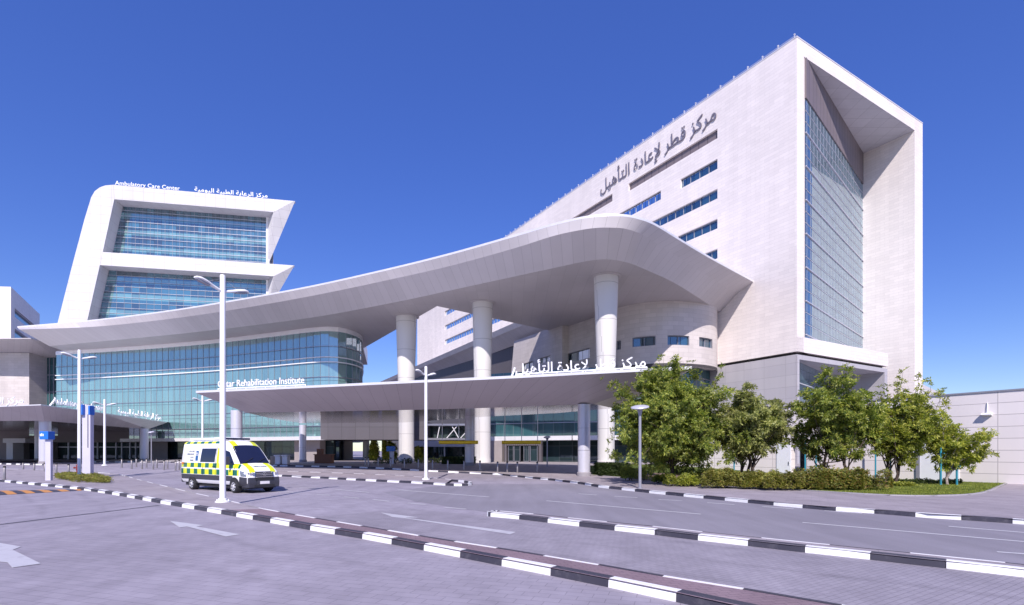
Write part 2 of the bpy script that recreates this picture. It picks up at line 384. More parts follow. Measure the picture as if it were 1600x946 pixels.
c = g.mix(g.m('MULTIPLY', r3, g.m('GREATER_THAN', g.m('ABSOLUTE', Y_), .6)), c, ca)
pil = g.m('MULTIPLY', g.m('MULTIPLY', band(X, .36, .60), band(Z_, 1.49, 2.3)), side); c = g.mix(pil, c, yel)
hood = g.m('MULTIPLY', g.m('MULTIPLY', band(g.m('ABSOLUTE', Y_), .42, .72), band(X, 2.30, 3.12)), band(Z_, 1.02, 1.6)); c = g.mix(hood, c, yel)
cap = g.m('MULTIPLY', g.m('MULTIPLY', band(g.m('ABSOLUTE', Y_), .42, .70), band(X, .95, 1.75)), g.m('GREATER_THAN', Z_, 2.25)); c = g.mix(cap, c, yel)
c = g.mix(g.m('LESS_THAN', Z_, .56), c, g.mix(0, (.78,.78,.8), wht))
g.base(c); g.rough(.25)

# ------------------------------------------------------------------ ground, roads, kerbs
CUTS = [41 + 1.5 * i for i in range(11)]
def sheet(name, pts, off, mat, kind='structure', label=None, cat=None, z=None):
    bm = bmesh.new(); f = bm.faces.new([bm.verts.new((p[0], p[1], 0)) for p in pts])
    f.normal_update(); bmesh.ops.triangulate(bm, faces=[f], ngon_method='EAR_CLIP')
    for c in CUTS: bmesh.ops.bisect_plane(bm, geom=bm.verts[:] + bm.edges[:] + bm.faces[:], plane_co=(0, c, 0), plane_no=(0, 1, 0))
    for v in bm.verts: v.co.z = gz(v.co.y) + off
    bmesh.ops.recalc_face_normals(bm, faces=bm.faces)
    for f in bm.faces:
        if f.normal.z < 0: f.normal_flip()
    me = bpy.data.meshes.new(name); bm.to_mesh(me); bm.free(); me.materials.append(MT[mat])
    o = bpy.data.objects.new(name, me); COL.objects.link(o)
    return tag(o, label, cat, None, kind)
def gpts(*l): return [G(*p) for p in l]
def strip_line(p0, p1, wd):
    a, b = G(*p0), G(*p1); t = (b - a); t.z = 0; t.normalize(); n = V(-t.y, t.x, 0) * wd / 2
    return [a - n, b - n, b + n, a + n]
sheet('ground', [(-4000,-60),(4000,-60),(4000,5000),(-4000,5000)], 0, 'road_pavers')
def kerb(name, pts, side=1, ht=.15, wd=.2, seg=1.17, start=0, mats=('kerb_white', 'kerb_black'), k=5, base=0.0, step2=None):
    c = smoothline([V(p.x, p.y, 0) for p in pts], k); c = resample(c, seg)
    mb = MB()
    for i in range(len(c) - 1):
        a, b = c[i], c[i+1]
        if (b - a).length < .1: continue
        ta = (c[i+1] - c[max(i-1, 0)]).normalized(); tb = (c[min(i+2, len(c)-1)] - c[i]).normalized()
        na = V(-ta.y, ta.x, 0) * side; nb = V(-tb.y, tb.x, 0) * side
        jit = random.uniform(-.004, .004); t = (b - a).normalized() * .006
        prof = [(0, -.05), (.012, ht - .035 + jit), (.045, ht + jit), (wd, ht + jit), (wd, -.05)]
        A = [a + t + na * q[0] + Z * (gz(a.y) + q[1] + base) for q in prof]; B = [b - t + nb * q[0] + Z * (gz(b.y) + q[1] + base) for q in prof]
        m = (i + start) % len(mats)
        for j in range(4): mb.face([A[j], B[j], B[j+1], A[j+1]], m)
        mb.face(A[::-1], m); mb.face(B, m)
    o = mb.build(name, list(mats)); return tag(o, None, None, None, 'structure')

A_near = gpts((-120,742),(-40,750),(9.4,754),(60,759),(119,765),(180,774),(250,787),(344,803.4),(418,816.5),(490.6,830),(568.8,843),(662.5,860.6),(787.5,885.6),(862.5,900.5),(952.5,918.7),(1060,942),(1260,988),(1500,1050))
def T(px, py, h=.15):
    Y = (EYE - h) * FP / (py - HZ); return V((px - 800) / FP * Y, Y, 0)
A_far = [T(*p) for p in ((415.6,795),(462.5,803.4),(518.75,812.8),(590.6,824.7),(678,839.4),(790.6,856.6),(934,880),(1022.5,895.5),(1127.5,912),(1255.5,933.5),(1400,958),(1750,1020))]
A_farL = gpts((-120,731),(0,735),(100,738),(184,743.5),(219,753),(281,769),(340,783))
sheet('traffic_island', A_near[:8] + [A_far[0]] + A_farL[::-1], .142, 'walk_pavers')
sheet('median_island', A_near[7:] + A_far[::-1], .142, 'red_pavers')
kerb('island_kerb', A_near, 1)
kerb('island_back_kerb', A_far, -1, .15, .12, 1.25, 0)
kerb('flush_kerb', A_farL + [A_far[0]], -1, .15, .1, 2.2, 0, ('kerb_white', 'kerb_stone'))
B_near = gpts((757,807),(779.7,809),(820,813),(864,818.4),(911,824),(963,830),(1019,836),(1082,844),(1153,852),(1233,861.5),(1321.5,871),(1425,883),(1541.5,896),(1700,915),(2000,950))
def offs(pts, d):
    out = []
    for i, p in enumerate(pts):
        t = (pts[min(i+1, len(pts)-1)] - pts[max(i-1, 0)]); t.z = 0; t.normalize(); out.append(V(p.x - t.y * d, p.y + t.x * d, 0))
    return out
Bf = offs(B_near, .62)
B_near[0] = B_near[0].lerp(B_near[1], .4); Bf[0] = Bf[0].lerp(Bf[1], .4)
sheet('divider_island', B_near + Bf[::-1], .142, 'walk_pavers')
kerb('divider_kerb', B_near, 1)
kerb('divider_back_kerb', Bf, -1, .15, .1, 1.4, 0)
def nose(name, a, b, out):
    c = (a + b) / 2; r = (a - b).length / 2; mb = MB(); t = (a - c).normalized(); n = out.normalized(); N = 9
    for i in range(N):
        p = []
        for rr in (r, max(r - .2, .02)):
            for th in (math.pi * i / N, math.pi * (i + 1) / N): p.append(c + (t * math.cos(th) + n * math.sin(th)) * rr)
        q0, q1, q2, q3 = p[0], p[1], p[3], p[2]; z0 = Z * (gz(c.y) - .05); z1 = Z * (gz(c.y) + .15)
        for v in (q0, q1, q2, q3): v.z = 0
        mb.hexa([q0+z0, q1+z0, q2+z0, q3+z0, q0+z1, q1+z1, q2+z1, q3+z1], i % 2)
    tag(mb.build(name, ['kerb_black', 'kerb_white']), kind='structure')
nose('divider_kerb_nose', B_near[0], Bf[0], B_near[0] - B_near[2])
C_pts = gpts((437,729),(500,730),(560,731.5),(620,734.3),(676,737.5),(725,740),(776.6,742.3),(810,746),(855,750.5),(907,757),(935,762),(975,766.5),(1015,771),(1065,776),(1126,782),(1200.6,789.5),(1288,797.6),(1338,801),(1392,805),(1452,810),(1546.5,816),(1700,828),(2000,850))
kerb('far_kerb', C_pts, 1)
D_near = gpts((300,741.5),(380,743),(440.6,745),(497,747.8),(553,751),(600,753.5),(643.75,755.6),(673.4,757.6),(696,759.2))
D_far = gpts((380,738.2),(450,739.5),(520,741.5),(590,744.2),(650,747.8),(706,752.5))
sheet('lamp_island', D_near + D_far[::-1], .142, 'walk_pavers'); kerb('lamp_island_kerb', D_near, 1, start=1)
kerb('lamp_island_back_kerb', D_far, -1, .15, .12)
nose('lamp_island_kerb_nose', V(D_near[-1].x, D_near[-1].y, 0), V(D_far[-1].x, D_far[-1].y, 0), D_near[-1] - D_near[-3])
# asphalt carriageway on the right, darker than the block paving
sheet('road', offs(B_near, .75)[:1] + [p for p in offs(B_near, .62)] + [V(60, 9, 0), V(60, 16, 0)] + [p for p in C_pts[::-1][:-9]] + gpts((700,757),(600,770),(650,784)), .004, 'asphalt')
sheet('side_lane', A_far[1:] + B_near[::-1] + gpts((640,795)), .005, 'lane_pavers')
FL = gpts((-200,722.5),(0,726),(35,726.8),(69,727.3))
kerb('drop_off_kerb', FL, 1)
FL2 = gpts((140,722.5),(200,722.8),(281,723.4),(330,724.5),(380,726.5),(437,729))
kerb('forecourt_kerb', FL2, 1)
sheet('forecourt', FL2 + [V(-30,140,0), V(-150,140,0), V(-150,84,0)], .142, 'plaza_pavers')
sheet('plaza', C_pts + [V(60,14,0), V(60,150,0), V(-30,150,0)], .142, 'plaza_pavers')
W_in = gpts((905,742),(927.5,746),(1018,753),(1100,759),(1169,765.5),(1262,772),(1320,776),(1389,780),(1460,781),(1515,779),(1544,774),(1562,766),(1576,759))
sheet('sidewalk', C_pts[6:] + [V(60,14,0), V(60,34,0)] + [W_in[-1] + V(2,2,0)] + W_in[::-1], .147, 'walk_pavers')
sheet('lawn', W_in + [V(31.5,38,0), V(29,46,0), V(14,62,0), V(8,56,0)], .175, 'lawn')
kerb('lawn_kerb', W_in, 1, .2, .15, 1.0, 0, ('kerb_stone',))
sheet('planting_bed', gpts((985,752),(1060,757.5),(1150,764.5),(1260,768.5),(1388,768.5),(1392,757),(1300,748),(1150,744),(1000,742)), .182, 'soil')
lines = [((523,765),(576.6,770)),((583,781),(608,784)),((637.5,786.6),(665.6,789)),((537.5,777),(561,779)),((494,773),(515.6,774.4)),((695,793.4),(728,796)),((622,766),(764,777)),
 ((904,772),(932.5,774)),((960,776),(996,778)),((1029,781),(1066,783)),((1105,786),(1147.5,789)),((1191,792),(1240,795.7)),((1288,798.5),(1347,803)),((853.75,783),(1095,804)),((1254,817),(1600,847)),((1482,823),(1640,836)),((1558,863),(1640,869)),((468,762),(497,763.5)),((430,768),(470,771))]
for p0, p1 in lines: sheet('road_marking', strip_line(p0, p1, .12), .009, 'line_white')
def arrow(pts, wd=None): sheet('road_arrow', gpts(*pts), .01, 'arrow_white')
arrow([(265.6,814.7),(318,821.5),(307,823.3),(375,835.8),(353,839.2),(293,822.8),(281,825)][0:5] + [(292,823.5),(281,825)])
arrow([(-40,842),(33,855),(20,860),(64,881.6),(19,888),(12,880),(-6,878),(-60,880)])
arrow([(595,801.6),(655,809.3),(633,809.6),(806,832.2),(797,835.6),(636,811),(613,808.5)])
# drainage channels across the lanes
for i, (p0, p1) in enumerate([((-40,825),(250,790))]): sheet('drain_channel', strip_line(p0, p1, .09), .011, 'kerb_black')
# painted speed hump by the left kerb
hp = gpts((-60,768.5),(122,764.9),(128,767),(-60,777.5)); mb = MB()
N = 13
for i in range(N):
    a, b = i / N, (i + 1) / N
    q = [hp[0].lerp(hp[1], a), hp[0].lerp(hp[1], b), hp[3].lerp(hp[2], min(1, b + .04)), hp[3].lerp(hp[2], min(1, a + .04))]
    mid = [(q[0] + q[3]) / 2 + Z * .05, (q[1] + q[2]) / 2 + Z * .05]; m = i % 2
    mb.face([q[3]+Z*.012, q[2]+Z*.012, mid[1], mid[0]], m); mb.face([mid[0], mid[1], q[1]+Z*.012, q[0]+Z*.012], m)
tag(mb.build('speed_hump', ['hump_orange', 'kerb_black']), kind='structure')

# ------------------------------------------------------------------ lettering
AR = {'ا':(0xFE8D,0xFE8E,0,0),'أ':(0xFE83,0xFE84,0,0),'ب':(0xFE8F,0xFE90,0xFE91,0xFE92),'ة':(0xFE93,0xFE94,0,0),'ت':(0xFE95,0xFE96,0xFE97,0xFE98),'د':(0xFEA9,0xFEAA,0,0),'ر':(0xFEAD,0xFEAE,0,0),'ز':(0xFEAF,0xFEB0,0,0),'س':(0xFEB1,0xFEB2,0xFEB3,0xFEB4),'ط':(0xFEC1,0xFEC2,0xFEC3,0xFEC4),'ع':(0xFEC9,0xFECA,0xFECB,0xFECC),'ف':(0xFED1,0xFED2,0xFED3,0xFED4),'ق':(0xFED5,0xFED6,0xFED7,0xFED8),'ك':(0xFED9,0xFEDA,0xFEDB,0xFEDC),'ل':(0xFEDD,0xFEDE,0xFEDF,0xFEE0),'م':(0xFEE1,0xFEE2,0xFEE3,0xFEE4),'ه':(0xFEE9,0xFEEA,0xFEEB,0xFEEC),'و':(0xFEED,0xFEEE,0,0),'ي':(0xFEF1,0xFEF2,0xFEF3,0xFEF4),'X':(0xFEF9,0xFEFA,0,0)}
def shape(t):
    t = t.replace('لإ', 'X'); out = []
    for i, c in enumerate(t):
        if c not in AR: out.append(c); continue
        p = i > 0 and t[i-1] in AR and AR[t[i-1]][2] > 0; n = i < len(t)-1 and t[i+1] in AR and AR[c][2] > 0
        out.append(chr(AR[c][(3 if n else 1) if p else (2 if n else 0)]))
    return ''.join(reversed(out))
def text_obj(name, body, mat, a, b, height, depth, parent=None, up=Z, bold=.03, org=None, arabic=None):
    """letters running from a to b (world points on their base line), cap height given"""
    c = bpy.data.curves.new(name, 'FONT'); c.body = body; c.extrude = .5; c.offset = bold; c.resolution_u = 3
    t = bpy.data.objects.new(name, c); COL.objects.link(t)
    me = bpy.data.meshes.new_from_object(t.evaluated_get(bpy.context.evaluated_depsgraph_get()))
    bpy.data.objects.remove(t)
    xs = [v.co.x for v in me.vertices]; x0, x1 = min(xs), max(xs)
    a = Vector(a); b = Vector(b); u = (b - a); L = u.length; u.normalize(); upv = (Vector(up) - u * Vector(up).dot(u)).normalized() if up is not Z else Z
    n = u.cross(upv).normalized(); kx = L / (x1 - x0); ky = height / .73
    o0 = ORG.get(parent.name, Vector()) if parent else (a.lerp(b, .5) if org is None else Vector(org))
    for v in me.vertices:
        q = v.co.copy(); v.co = a + u * ((q.x - x0) * kx) + upv * (q.y * ky) + n * (q.z * depth) - o0
    me.materials.clear(); me.materials.append(MT[mat]); me.name = name
    o = bpy.data.objects.new(name, me); COL.objects.link(o)
    if parent: o.parent = parent
    else: o.location = o0
    ORG[o.name] = o0
    return o
QRI = shape('مركز قطر لإعادة التأهيل'); ACC = shape('مركز الرعاية الطبية اليومية')

# ------------------------------------------------------------------ the tower
C0 = V(36.26, 66, 0); fac = Fr(C0, (-.521, .854), (-.854, -.521)); rv = V(.863, .505, 0)
TOP, SOF, JT = 54.9, 53.0, 14.9
UL = fac.uz(652)[0]
tower = thing('hospital_tower', C0, 'tall white stone hospital tower with a deep open frame round its glass end', 'building')
rows = []
for x0, x1, t, b, k in ((982,1121,49.5,48.1,'l'),(860,956.8,49.5,48.1,'l'),(700,830,49.5,48.1,'l'),
        (1063.5,1121,45.1,43.6,'g'),(963.7,1032.6,45.1,43.6,'g'),(695,760,45.1,43.6,'g'),
        (1018,1121,40.7,39.25,'g'),(695,752,40.7,39.25,'g'),(820,960,40.7,39.25,'g'),
        (1059,1121,36.3,34.85,'g'),(695,790,36.3,34.85,'g'),(1100,1121,31.9,30.45,'g'),(695,900,31.9,30.45,'g')):
    u1 = fac.uz(x0)[0]; u0 = fac.uz(x1)[0]; rows.append((u0, u1, b, t, k))
mb = MB(); wall_holes(mb, fac, 0, UL, JT, TOP, [r[:4] for r in rows], 0, .35)
# end frame
Rp = lambda s: C0 + rv * s
def vq(mb, a, b, z0, z1, m=0): mb.face([V(a.x,a.y,z0), V(b.x,b.y,z0), V(b.x,b.y,z1), V(a.x,a.y,z1)], m)
B0 = V(59.9, 88.7, 0); s_in, s_out = 31.9, 34.6
back = fac.u * UL
vq(mb, C0, Rp(1.5), JT, TOP); vq(mb, Rp(1.5), Rp(s_out), SOF, TOP)
vq(mb, Rp(s_in), Rp(s_out), 0, SOF); vq(mb, B0, Rp(s_in), 0, SOF); vq(mb, Rp(1.5), Rp(1.5) + (B0 - Rp(1.5)).normalized() * .9, 16.9, SOF)
vq(mb, Rp(s_out), Rp(s_out) + back, 0, TOP); vq(mb, Rp(s_out) + back, C0 + back, JT, TOP)
mb.face([V(p.x, p.y, TOP) for p in (C0, Rp(s_out), Rp(s_out) + back, C0 + back)])
mb.face([V(p.x, p.y, JT) for p in (C0, Rp(1.5), B0, B0 + back, C0 + back)])
wl = mb.build('wall', 'tower_stone', tower)
mb = MB(); mb.face([V(p.x, p.y, SOF) for p in (Rp(1.5), Rp(s_in), B0)])
mb.build('recess_ceiling', 'white_panel', tower)
for u0, u1, z0, z1, k in rows:
    mb = MB(); mb.face([fac.p(u0,z0,-.34), fac.p(u1,z0,-.34), fac.p(u1,z1,-.34), fac.p(u0,z1,-.34)])
    if k == 'l': mb.build('louvre_panel', 'brown_louvre', tower); continue
    wi = mb.build('window', 'strip_glass', tower)
    fm = MB(); n = max(2, round((u1 - u0) / 1.6))
    fm.fbox(fac, u0, u1, z0, z0 + .05, -.33, -.24); fm.fbox(fac, u0, u1, z1 - .05, z1, -.33, -.24)
    for i in range(n + 1):
        u = u0 + (u1 - u0) * i / n; fm.fbox(fac, max(u0, u - .03), min(u1, u + .03), z0 + .05, z1 - .05, -.33, -.25)
    fm.build('frame', 'pole_gray', wi)
# diagonal curtain wall inside the frame
gf = Fr(Rp(1.9), (B0 - Rp(1.5)), None); gl = (B0 - Rp(1.9)).length
mb = MB(); mb.face([gf.p(0,16.6), gf.p(gl,16.6), gf.p(gl,47.8), gf.p(0,47.8)]); cw = mb.build('curtain_wall', 'tower_glass', tower)
mb = MB(); sgn = -1
for k in range(0, 22):
    z = 17.2 + 1.45 * k
    if z > 47.6: break
    mb.fbox(gf, 0, gl, z, z + (.05 if k % 3 else .1), 0, sgn * (.05 if k % 3 else .14))
mb.build('sunshade_fin', 'silver', cw)
mb = MB()
for k in range(int(gl / 1.5)): mb.fbox(gf, .6 + k*1.5, .63 + k*1.5, 16.6, 47.8, 0, sgn * .03)
mb.build('mullion', 'pole_gray', cw)
mb = MB(); mb.fbox(gf, 0, gl, 47.8, SOF, .1, sgn * .12); mb.build('louvre_panel', 'brown_louvre', tower)
# ledge and the gray podium under the tower
LS = 23.4
mb = MB(); mb.prism([V(p.x, p.y, JT) for p in (Rp(0) + rv*.002, Rp(LS), Rp(LS) + fac.u*9, Rp(1.5) + (B0-Rp(1.5))*.6)], Z * 1.95)
mb.build('ledge', 'tower_stone', tower)
mb = MB(); ins = -fac.n * 0 
vq(mb, C0 + fac.u*.0 - fac.n*.15, C0 + fac.u*26 - fac.n*.15, 0, JT - .35)
pf = Fr(C0, rv, (rv.y, -rv.x))
wall_holes(mb, pf, .1, LS, 0, JT - .35, [(.75, LS - .8, 0, JT - .95)], -.1, .6)
vq(mb, pf.p(LS,0,-.1), pf.p(LS,0,-9), 0, JT - .35)
mb.build('podium_cladding', 'gray_panel', tower)
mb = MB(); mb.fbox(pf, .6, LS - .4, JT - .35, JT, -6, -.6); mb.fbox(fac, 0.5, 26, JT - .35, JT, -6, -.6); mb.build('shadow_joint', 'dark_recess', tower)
ga = pf.p(.75, 0, -.7); gb = pf.p(LS - 1.2, 0, -7); gf2 = Fr(ga, gb - ga)
mb = MB(); vq(mb, ga, gb, 0, JT - .95); mb.build('podium_glass', 'tower_glass', tower)
mb = MB(); mb.face([pf.p(.75, JT-.96, -.7), pf.p(LS-.8, JT-.96, -.7), pf.p(LS-.8, JT-.96, -9), pf.p(LS-1.2, JT-.96, -9), pf.p(.75, JT-.96, -1.2)]); vq(mb, pf.p(LS-.8,0,-.7), pf.p(LS-.8,0,-14), 0, JT-.95)
mb.build('podium_recess', 'gray_panel', tower)
mb = MB()
for k in range(5): mb.fbox(gf2, 0, 14, 2.4 + 2.9*k, 2.5 + 2.9*k, .02, -.12)
mb.build('glazing_bar', 'edge_metal', tower)
# parapet rail
mb = MB(); mb.fbox(fac, 0, UL, TOP, TOP + .16, -.5, 0.04); mb.fbox(pf, -.04, s_out, TOP, TOP + .16, -.5, .04); mb.build('parapet_cap', 'edge_metal', tower)
pm = MB(); pm.fbox(fac, .4, .48, TOP + .16, TOP + .75, -.3, -.22); pm.fbox(fac, .36, .52, TOP + .68, TOP + .8, -.34, -.18)
post = pm.build('rail_post', 'edge_metal', tower)
for i in range(1, 60):
    c = post.copy(); COL.objects.link(c); c.parent = tower; c.location = fac.u * (2.2 * i)
mb = MB(); mb.bar(fac.p(.3, TOP + .55, -.26), fac.p(UL, TOP + .55, -.26), .03, .03); mb.build('guard_rail', 'edge_metal', tower)
ua, za = fac.uz(939, 300); ub, zb = fac.uz(1120, 190)
tag(text_obj('sign_lettering', QRI, 'sign_gray', fac.p(ua, 51.0, .12), fac.p(ub, 51.0, .12), 2.15, .1, None, bold=.0),
    'dark gray Arabic lettering high on the long facade of the white tower', 'sign')

# small roof seen behind the low wall, right of the tower
q = [P(1425, 594, 95), P(1440, 600, 95), P(1485, 622, 95), P(1425, 622, 95)]
mb = MB(); mb.prism([V(p.x, p.y, p.z) for p in q] , V(6, 14, 0)); mb.build('sloped_roof', 'gray_panel', None, org=V(q[2].x, q[2].y, 0)) 
rb = bpy.data.objects['sloped_roof']; tag(rb, 'gray sloping roof of a building peeking over the low wall right of the tower', 'building')
rb_m = MB(); rb_m.prism([V(q[0].x, 95.2, gz(95)), V(q[2].x - .5, 95.2, gz(95)), V(q[2].x - .5, 95.2, q[2].z), V(q[0].x, 95.2, q[2].z)], V(6, 14, 0)); rb_m.build('wall', 'wall_panel', rb)

# ------------------------------------------------------------------ low stone wall on the right
lw = Fr((31.4, 31.8), (-.521, .854), (-.854, -.521))
low = thing('low_building', lw.p(0, 0), 'single storey pale stone building with panel joints along the right edge', 'building')
def lz(px, py): return lw.uz(px, py)
d1 = (lz(1260, 700)[0], lz(1237, 700)[0], .3, 2.75)
mb = MB(); wall_holes(mb, lw, -14, 27, 0, 5.95, [d1], 0, .5)
mb.face([lw.p(-14,5.95,0), lw.p(27,5.95,0), lw.p(27,5.95,-7), lw.p(-14,5.95,-7)]); mb.face([lw.p(27,0,0), lw.p(27,5.95,0), lw.p(27,5.95,-7), lw.p(27,0,-7)]); mb.face([lw.p(-14,0,0), lw.p(-14,5.95,0), lw.p(-14,5.95,-7), lw.p(-14,0,-7)])
mb.build('wall', 'wall_panel', low)
mb = MB(); mb.fbox(lw, -14.1, 27.1, 5.95, 6.05, -.5, .06); mb.build('coping', 'pole_gray', low)
mb = MB(); mb.face([lw.p(d1[0]-.3,0,-1.8), lw.p(d1[1]+.3,0,-1.8), lw.p(d1[1]+.3,3,-1.8), lw.p(d1[0]-.3,3,-1.8)]); mb.fbox(lw, d1[0], d1[1], d1[3], d1[3]+.1, -1.8, -.5); mb.build('doorway', 'dark_recess', low)
for a, b, z1 in ((1214,1236,2.8),(1438,1468,2.75),(1469,1499,2.75)):
    u0, u1 = lz(b, 700)[0], lz(a, 700)[0]
    mb = MB(); mb.fbox(lw, u0, u1, .2, z1, .004, .07); dr = mb.build('door', 'door_white', low)
    hm = MB(); hm.fbox(lw, u0 + .12, u0 + .18, 1.0, 1.3, .07, .12); hm.build('handle', 'chrome', dr)
u0 = lz(1435.5, 700)[0]; mb = MB(); mb.fbox(lw, u0 - .1, u0 + .12, .15, 2.9, .004, .12); mb.build('downpipe', 'pole_gray', low)
wlp = lz(1543, 648); wl_t = thing('wall_lamp', lw.p(wlp[0], wlp[1], .05), 'white wall lamp on a bracket high on the low stone wall', 'lamp')
mb = MB(); mb.bar(lw.p(wlp[0], wlp[1] + .75, .03), lw.p(wlp[0], wlp[1] + .1, .08), .05, .05); mb.build('bracket', 'pole_white', wl_t)
mb = MB(); mb.prism([lw.p(wlp[0]-.25, wlp[1]-.1, .02), lw.p(wlp[0]-.25, wlp[1]+.12, .02), lw.p(wlp[0]-.25, wlp[1]+.08, .25), lw.p(wlp[0]-.25, wlp[1]-.02, .34)], lw.u * .5); mb.build('lamp_housing', 'pole_white', wl_t)

# ------------------------------------------------------------------ great canopy
LIP = [(27,512),(138,502.6),(255,488.5),(360,472),(480,450.4),(600,424),(700,399.5),(800,371.5),(860,354),(905,343.3),(935,339),(960,338),(988,340.6),(1020,351),(1061,375.5),(1109,404),(1179,442)]
MID = [(30,515),(145,511),(262,499),(366,484),(488,462.5),(608,437.5),(705,415.5),(803,388.5),(863,369.5),(903,360.5),(931,356.5),(955,356),(978,358),(1003,367),(1038,388.5),(1085,418.5),(1151,460)]
SFT = [(77,541),(177,532),(285,521.5),(385,510),(500,494.5),(625,471),(720,450.5),(810,431),(868,418.5),(905,410.5),(931,406.3),(950,405.6),(966,407.5),(985,412),(1012,423),(1060,446),(1125,487.5)]
HL, HM, HS = 25.4, 24.4, 22.5
lip = smoothline([PH(x, y, HL) for x, y in LIP]); mid = smoothline([PH(x, y, HM) for x, y in MID]); sof = smoothline([PH(x, y, HS) for x, y in SFT])
can = thing('roof_canopy', lip[60], 'huge gray curved roof canopy sweeping across the front of the hospital on round columns', 'canopy')
mb = MB(); mb.strip(lip, mid, 0, 0); mb.strip(mid, sof, 0, 1.0)
fs = mb.build('fascia', 'canopy_fascia', can, smooth=True, angle=16)
bk = [V(31.5,76,0), V(14,90,0), PH(868,519,HS), PH(683,478.6,HS), V(-29.4,102.5,0), V(-34,122,0), V(-98,128,0)]
mb = MB(); mb.face([V(p.x, p.y, HS) for p in sof[::-1]] + [V(p.x, p.y, HS) for p in bk[::-1]][::-1][::-1] if False else [V(p.x, p.y, HS) for p in sof] + [V(p.x, p.y, HS) for p in bk])
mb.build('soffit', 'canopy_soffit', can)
mb = MB(); mb.face([p + Z*.24 for p in lip] + [V(p.x, p.y, HL + .24) for p in bk]); mb.strip([p + Z*.24 for p in lip], lip)
for a, b in zip(bk, bk[1:]): vq(mb, a, b, HS, HL + .24)
mb.build('roof_edge', 'edge_metal', can)
# eave that continues behind, along the side wing
ev = thing('wing_eave', V(-8, 109, 22.5), 'dark gray sloping eave of the rear wing seen between the round columns', 'building')
e0, e1 = V(3.6, 88, HL), V(-46, 177, HL); i0, i1 = V(6.3, 89, HS), V(-42, 177, HS)
mb = MB(); mb.strip([e0, e1], [e0 - Z*.9 + V(.4,.2,0), e1 - Z*.9 + V(.4,.2,0)]); mb.strip([e0 - Z*.9 + V(.4,.2,0), e1 - Z*.9 + V(.4,.2,0)], [i0, i1]); mb.face([e0, e1, e1 + V(16,9,0), e0 + V(16,9,0)])
mb.build('fascia', 'canopy_fascia', ev)
mb = MB(); mb.face([V(2,97.5,0), V(-44,177,0), V(-44,177,HS+.5), V(2,97.5,HS+.5)]); mb.face([V(-44,177,0), V(-20,195,0), V(-20,195,HS+.5), V(-44,177,HS+.5)])
mb.build('louvre_wall', 'dark_louvre', ev)

# great columns
def great_column(px, top_py, rt, rb, label):
    tp = PH(px, top_py, HS); b = V(tp.x, tp.y, gz(tp.y) + .14)
    t = thing('round_column', b, label, 'column', 'round stone columns under the great canopy')
    H_ = HS - b.z; mb = MB()
    prof = [(rb + .04, 0), (rb + .04, .5), (rb, .52)] + [(rb + (rt - rb) * max(0, (i / 12 - .25) / .75) ** 1.3, .52 + (H_ - .52) * i / 12) for i in range(1, 13)]
    mb.lathe(b, prof, 40); mb.build('shaft', 'column_clad', t, smooth=True)
    mb = MB(); mb.lathe(b + Z * (H_ - .02), [(rt + .35, .02), (rt + .35, -.06), (rt + .02, -.1)], 40); mb.build('collar', 'canopy_soffit', t, smooth=True)
great_column(635, 495, 1.55, 1.15, 'leftmost of the three tall white round columns, beside the curved glass building')
great_column(754, 473.5, 1.4, 1.1, 'middle of the three tall white round columns under the great canopy')
great_column(947, 433, 1.42, .98, 'rightmost and nearest of the three tall white round columns, in front of the curved stone wall')

# ------------------------------------------------------------------ stone wing under the canopy (curved bay and flat walls)
wing = thing('stone_wing', V(12, 82, 0), 'pale stone wing with a curved bay and small windows beneath the great canopy', 'building')
cur = smoothline([V(14.3,76,0), V(15.1,73.6,0), V(17.3,71.3,0), V(21.3,70.1,0), V(25.8,71.2,0), V(28.8,73.4,0), V(30.3,76.4,0)], 8)
def at_px(poly, px):                        # where a polyline crosses the sight line of a pixel column
    for i in range(len(poly) - 1):
        a = 800 + FP * poly[i].x / poly[i].y; b = 800 + FP * poly[i+1].x / poly[i+1].y
        if (a - px) * (b - px) <= 0 and a != b: return i + (px - a) / (b - a)
def on(poly, t):
    i = min(int(t), len(poly) - 2); return poly[i].lerp(poly[i+1], t - i)
wins = [(988,1024.5),(1043,1077),(1092.5,1113),(963.5,970)]
hz0, hz1 = 16.55, 17.85
tw = [(at_px(cur, a), at_px(cur, b)) for a, b in wins if at_px(cur, a) is not None and at_px(cur, b) is not None]
ts = sorted(set([float(i) for i in range(len(cur))] + [t for p in tw for t in p]))
mb = MB(); L = 0
for t0, t1 in zip(ts, ts[1:]):
    a, b = on(cur, t0), on(cur, t1); l = (b - a).length; tm = (t0 + t1) / 2
    hole = any(p[0] < tm < p[1] for p in tw)
    for z0, z1 in ((14.1, hz0), (hz0, hz1), (hz1, HS + .3)):
        if hole and z0 == hz0: continue
        mb.face([V(a.x,a.y,z0), V(b.x,b.y,z0), V(b.x,b.y,z1), V(a.x,a.y,z1)], 0, [(L,z0),(L+l,z0),(L+l,z1),(L,z1)])
    L += l
ctr = V(22, 78, 0)
mb.face([V(p.x, p.y, 14.1) for p in cur])
mb.build('curved_bay', 'podium_stone', wing)
